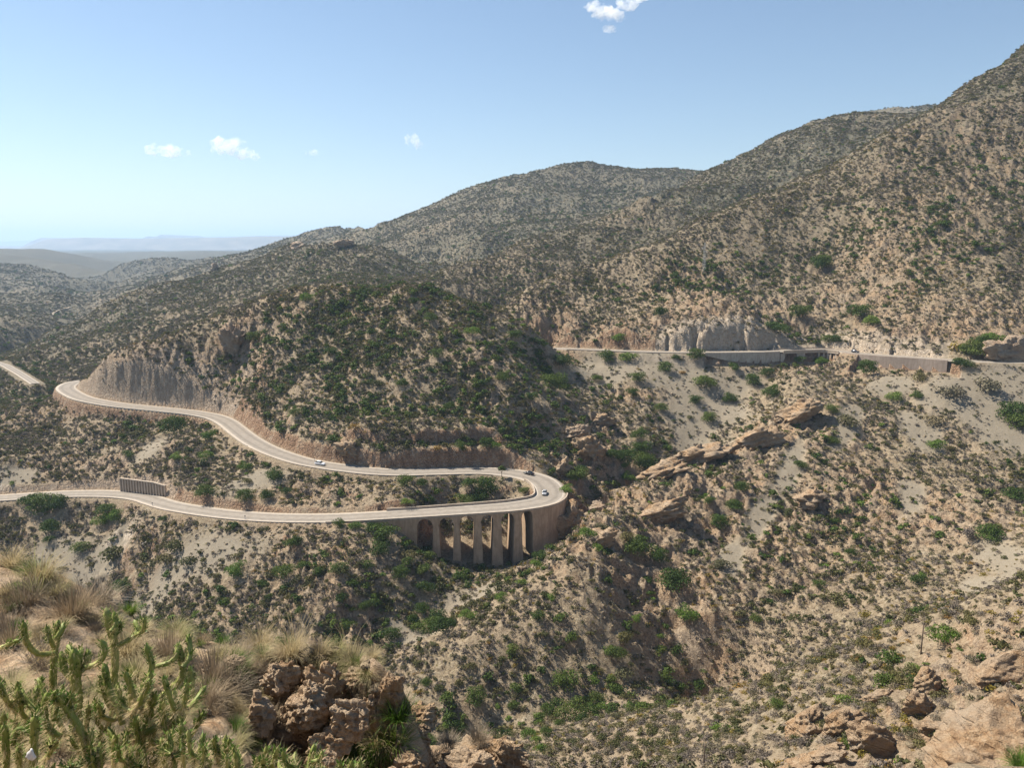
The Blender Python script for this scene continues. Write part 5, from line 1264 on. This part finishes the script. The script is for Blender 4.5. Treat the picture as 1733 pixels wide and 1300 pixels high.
def cactus_stem(parent, pts, r0, leafy=.11):
    org = np.array(parent.location); V, nor, q, cp_, T, L = stem_geo([np.array(p) for p in pts], r0)
    n = len(L)
    me = np_mesh("stem", V.reshape(-1, 3) - org, q, True); me.materials.append(M_cactus); st = bpy.data.objects.new("stem", me); link(st, parent)
    lv = []; lq = []; sv = []; sq = []; tot = L[-1]
    cnt_ = int(tot / .0026)
    for c in range(cnt_):
        s = tot * (c + rgf.random()) / cnt_; i = min(int(s / .012), n - 1); k = rgf.integers(0, 20)
        o = V[i, k]; d = nor[i, k] ; t = T[i]; near_tip = tot - s < leafy
        side = np.cross(d, t)
        if near_tip:
            l = rgf.uniform(.018, .036) * (1 if tot - s > .05 else .8); w_ = .0034; dr = d * .75 + t * .85; dr /= np.linalg.norm(dr); g = len(lv)
            m_ = o + dr * l * .45; lv += [o - side * w_ * .5, o + side * w_ * .5, m_ + side * w_, m_ - side * w_, o + dr * l + t * .004, m_ + d * w_]; lq += [(g, g + 1, g + 2, g + 3), (g + 3, g + 2, g + 4, g + 5)]
        for z in range(4 if not near_tip else 2):
            l = rgf.uniform(.02, .05); dr = d + rgf.normal(size=3) * .45; dr /= np.linalg.norm(dr); sd = np.cross(dr, [.3, .5, .8]); sd *= .0008 / np.linalg.norm(sd); g = len(sv)
            o2 = o - d * .003; sv += [o2 - sd, o2 + sd, o2 + dr * l + sd * .3, o2 + dr * l - sd * .3]; sq.append((g, g + 1, g + 2, g + 3))
    if lv: me = np_mesh("leaves", np.array(lv) - org, lq); me.materials.append(M_cleaf); link(bpy.data.objects.new("leaves", me), st)
    if sv: me = np_mesh("spines", np.array(sv) - org, sq); me.materials.append(M_spine); link(bpy.data.objects.new("spines", me), st)
def Z(x, y, Y_0): return P(x * .3462, 950 + y * .3462, Y_0)
def cactus(label, Y_0, lines, group=None):
    foot = Z(lines[0][1][0][0], lines[0][1][0][1], Y_0); e = empty("cactus", tuple(foot), 0, label, "cactus", group)
    for r_, pl in lines:
        dz = rgf.uniform(-.12, .12); m_ = len(pl)
        cactus_stem(e, [Z(x, y, Y_0 + dz * k / max(1, m_ - 1)) for k, (x, y) in enumerate(pl)], r_ * .78 * Y_0 / F * .3462)
    return e
cactus("cactus with a curved left arm and bare stem, second from the left edge", 3.7, [(24, [(258,760),(262,520),(268,440),(285,290)]), (20, [(268,450),(190,455),(130,400),(116,300)]), (17, [(262,420),(240,370),(226,318)]), (20, [(275,380),(305,330),(312,300)])])
cactus("tallest cactus with a straight knobbly stem and a forked right arm", 3.7, [(26, [(552,760),(556,620),(562,440),(538,330),(518,228)]), (19, [(556,400),(568,320),(556,246)]), (18, [(572,415),(640,380),(675,340),(655,288)]), (16, [(665,362),(700,340),(706,278)]), (20, [(545,345),(580,300),(585,340)])])
cactus("bushy headed cactus with many short arms left of the tallest one", 3.4, [(36, [(380,800),(375,650),(368,560),(362,430)]), (27, [(368,580),(318,540),(300,440)]), (25, [(372,560),(420,510),(432,430)]), (24, [(370,520),(350,450),(330,410)]), (22, [(375,540),(395,450),(398,420)]), (21, [(420,520),(480,500),(515,440),(494,384)])])
cactus("cactus with paired upright tips reaching toward the cliff edge", 3.5, [(24, [(640,900),(700,760),(800,660),(885,575),(892,500),(866,400)]), (20, [(892,520),(930,460),(918,358)]), (20, [(700,780),(690,640),(742,525),(714,410)]), (18, [(745,520),(820,500),(860,470),(868,420)]), (22, [(905,700),(938,640),(928,510)])])
cactus("cactus with a thick leaning stem in front of the tallest one", 3.3, [(24, [(600,800),(570,700),(532,630),(508,500)]), (22, [(740,760),(728,640),(735,545)]), (26, [(580,900),(690,850),(800,800),(900,720)]), (20, [(620,880),(650,780),(640,680),(640,600)])])
cactus("dark cactus leaning in from the left edge of the picture", 3.6, [(28, [(130,830),(95,750),(40,660),(-20,560)]), (22, [(150,700),(100,670),(86,590)]), (17, [(150,700),(195,640),(200,565)]), (16, [(-30,440),(40,410),(95,385)])])
cactus("cactus with a long stem bending up in the lower middle of the patch", 3.0, [(27, [(430,1060),(420,900),(395,830),(340,740),(285,640)]), (22, [(340,740),(350,700),(348,650)]), (22, [(440,1060),(435,930),(450,830)]), (24, [(300,860),(240,820),(215,740),(235,640)]), (20, [(300,700),(262,680),(270,640)])])
cactus("cactus with a stout upright stem and white scar near the bottom left", 2.9, [(28, [(160,1080),(165,900),(172,760)]), (22, [(165,880),(185,800),(190,720)]), (24, [(30,1080),(30,930),(20,800)]), (22, [(60,900),(90,820),(150,860)])])
for q, (x, y, h_) in enumerate([(340,1060,90),(500,1080,170),(560,1080,230),(620,1080,180),(720,1080,210),(820,1080,200),(900,1080,290),(960,1080,240),(1010,1085,160),(1080,1080,230),(1110,1085,170),(1170,1085,150),(1260,1090,130),(1320,1085,170),(1390,1090,110),(1450,1085,150),(1500,1085,190),(1550,1090,90),(860,1060,230),(780,1060,120),(680,1060,120),(240,1080,90),(120,1080,60),(90,1085,180),(-10,1085,150),(1700,1095,120),(1650,1095,60)]):
    lean = rgf.uniform(-45, 45); r_ = rgf.uniform(17, 23)
    ln = [(r_, [(x, y), (x + lean * .4, y - h_ * .5), (x + lean, y - h_)])]
    for z in range(rgf.integers(1, 4)):
        sd = rgf.choice([-1, 1]) * rgf.uniform(25, 60); t = rgf.uniform(.2, .6); ln.append((r_ * .85, [(x + lean * t, y - h_ * t), (x + lean * t + sd * .8, y - h_ * (t + .08)), (x + lean * t + sd, y - h_ * (t + rgf.uniform(.3, .6)))]))
    cactus("short cactus along the bottom edge, %s" % ORD[q] if False else "short spiny cactus in the row along the bottom edge", rgf.uniform(2.7, 3.2), ln, "short cacti along the bottom edge")
for q in range(44):
    x, y = rgf.uniform(-20, 960), rgf.uniform(690, 1040); h_ = rgf.uniform(90, 190); lean = rgf.uniform(-90, 90)
    cactus("tangled low cactus in the middle of the patch", rgf.uniform(3.1, 3.7), [(20, [(x, y), (x + lean * .5, y - h_ * .4), (x + lean, y - h_)]), (18, [(x, y), (x - lean * .6, y - h_ * .2), (x - lean * .8, y - h_ * .8)])], "low cacti inside the patch")
p = P(52, 1278, 2.6); o = stone_mesh(rgr, 3, "paper_litter", M_white, 6, .3, (.02, .012, .024)); o = bpy.data.objects.new("paper_litter", o); link(o); o.location = tuple(p); tag(o, "crumpled white paper caught low in the cacti at bottom left", "litter")
# ------------------------------------------------------------ far tablelands
m_f, n_f, b_f = mat("far_hills"); n_f.links.new(ramp(n_f, noise(n_f, pos(n_f), .004, 5, .6), [(.35, (.13, .115, .08)), (.65, (.24, .20, .15))]), b_f.inputs["Base Color"])
def mesa(prof, Y_0, depth, base=-140, seed=1):
    """prof: (px, py) skyline; a rounded massif at its true distance"""
    xs = np.array([ray(a, 415)[0] * Y_0 for a, b in prof]); zs = np.array([ray(a, b)[1] * Y_0 for a, b in prof])
    gx = np.linspace(xs[0], xs[-1], 220); top = np.interp(gx, xs, zs); gy = np.linspace(-1, 1, 40)
    V = []
    for t in gy:
        k = np.clip((1 - abs(t)) / .45, 0, 1); k = k * k * (3 - 2 * k)
        nn = fbm(gx / 900 + 3, np.full_like(gx, t * 3 + seed), 4, seed)
        V.append(np.stack([gx, np.full_like(gx, Y_0 + t * depth), base + (top - base) * np.clip(k * (1 + .12 * nn * (k < .98)), 0, 1)], 1))
    V = np.concatenate(V); w_ = 220; i0 = (np.arange(39)[:, None] * w_ + np.arange(w_ - 1)[None]).ravel()
    me = np_mesh("far_hills", V, np.stack([i0, i0 + 1, i0 + w_ + 1, i0 + w_], 1), True); me.materials.append(m_f)
    o = bpy.data.objects.new("far_hills", me); link(o); tag(o, kind="structure")
mesa([(132,424),(145,412),(160,405),(210,403),(290,405),(380,403.5),(440,402.5),(475,401),(560,401),(700,404),(800,415)], 15000, 2600, seed=2)
mesa([(85,424),(98,417),(112,406),(120,403),(140,405),(155,410),(180,418)], 17500, 2000, seed=5)
mesa([(268,412),(280,404),(288,400.5),(296,404),(300,402),(309,398),(318,402),(330,406),(345,412)], 19500, 2000, seed=7)
mesa([(-300,420),(-100,417),(0,416),(60,418),(100,422)], 19000, 2000, seed=9)
# ------------------------------------------------------------ haze
mb = MB().box((0, 18000, 90), (90000, 46000, 900)); hz = mb.mesh("haze")
zlo = min(float(H.min()), -150) - 60
for v in hz.vertices: v.co.z = zlo if v.co.z < 0 else max(340.0, float(H.max()) + 40)
mh = bpy.data.materials.new("haze_air"); mh.use_nodes = True; nh = mh.node_tree; nh.nodes.clear()
ou = nh.nodes.new("ShaderNodeOutputMaterial"); vo = nh.nodes.new("ShaderNodeVolumePrincipled")
vo.inputs["Color"].default_value = (.55, .75, 1.0, 1); vo.inputs["Density"].default_value = 7e-5; vo.inputs["Anisotropy"].default_value = .2
nh.links.new(vo.outputs[0], ou.inputs["Volume"])
hz.materials.append(mh); ho = bpy.data.objects.new("haze", hz); link(ho); tag(ho, kind="stuff")
# ------------------------------------------------------------ clouds
rgc = np.random.default_rng(4)
mc = bpy.data.materials.new("cloud_vapour"); mc.use_nodes = True; nc = mc.node_tree; nc.nodes.clear()
ou = nc.nodes.new("ShaderNodeOutputMaterial"); vc = nc.nodes.new("ShaderNodeVolumePrincipled"); gp_ = nc.nodes.new("ShaderNodeNewGeometry").outputs["Position"]
nf = noise(nc, gp_, .006, 6, .7); dn = ramp(nc, nf, [(.45, (0, 0, 0)), (.72, (1, 1, 1))])
nc.links.new(mth(nc, 'MULTIPLY', dn, .022), vc.inputs["Density"]); vc.inputs["Color"].default_value = (1, 1, 1, 1); vc.inputs["Anisotropy"].default_value = .1
vc.inputs["Emission Strength"].default_value = 0
nc.links.new(vc.outputs[0], ou.inputs["Volume"])
def cloud(px, py, w_, h_, lobes, label):
    Y_0 = 12000.0; c = P(px, py, Y_0); k = Y_0 / F
    import bmesh
    bm = bmesh.new()
    for (x, y, r) in lobes:
        t = bmesh.ops.create_icosphere(bm, subdivisions=3, radius=1.0)
        for v in t['verts']:
            nn = 1 + .25 * math.sin(v.co.x * 5 + x * 9) * math.cos(v.co.z * 6 + y * 5)
            v.co = Vector((v.co.x * r * nn + x, v.co.y * r * .8, v.co.z * r * nn * (h_ / w_) * 1.7 + y)) * (w_ * k / 2)
    me = bpy.data.meshes.new("cloud"); bm.to_mesh(me); bm.free(); me.materials.append(mc)
    o = bpy.data.objects.new("cloud", me); link(o); o.location = tuple(c); tag(o, label, "cloud")
cloud(283, 255, 76, 26, [(-.55,.05,.42),(0,0,.5),(.5,-.06,.38),(.8,-.08,.22)], "flat white cloud, leftmost of the row above the far plain")
cloud(395, 252, 84, 36, [(-.45,.12,.45),(0,.08,.5),(.4,-.12,.38),(.8,-.28,.22)], "brightest small white cloud above the left hills, with a tail to the right")
cloud(529, 259, 30, 12, [(-.4,0,.45),(.3,.05,.5)], "faint small cloud between the bright one and the one over the mountain")
cloud(700, 238, 40, 30, [(-.4,.05,.35),(0,.1,.4),(.3,-.2,.35),(.6,-.35,.25)], "small triangular cloud above the shoulder of the mountain")
cloud(1045, 14, 118, 40, [(-.62,.05,.26),(-.35,-.1,.34),(-.05,-.18,.3),(.25,.1,.3),(.62,.3,.26),(.88,.4,.16),(-.2,-.5,.2)], "wispy cloud cut by the top edge of the picture")
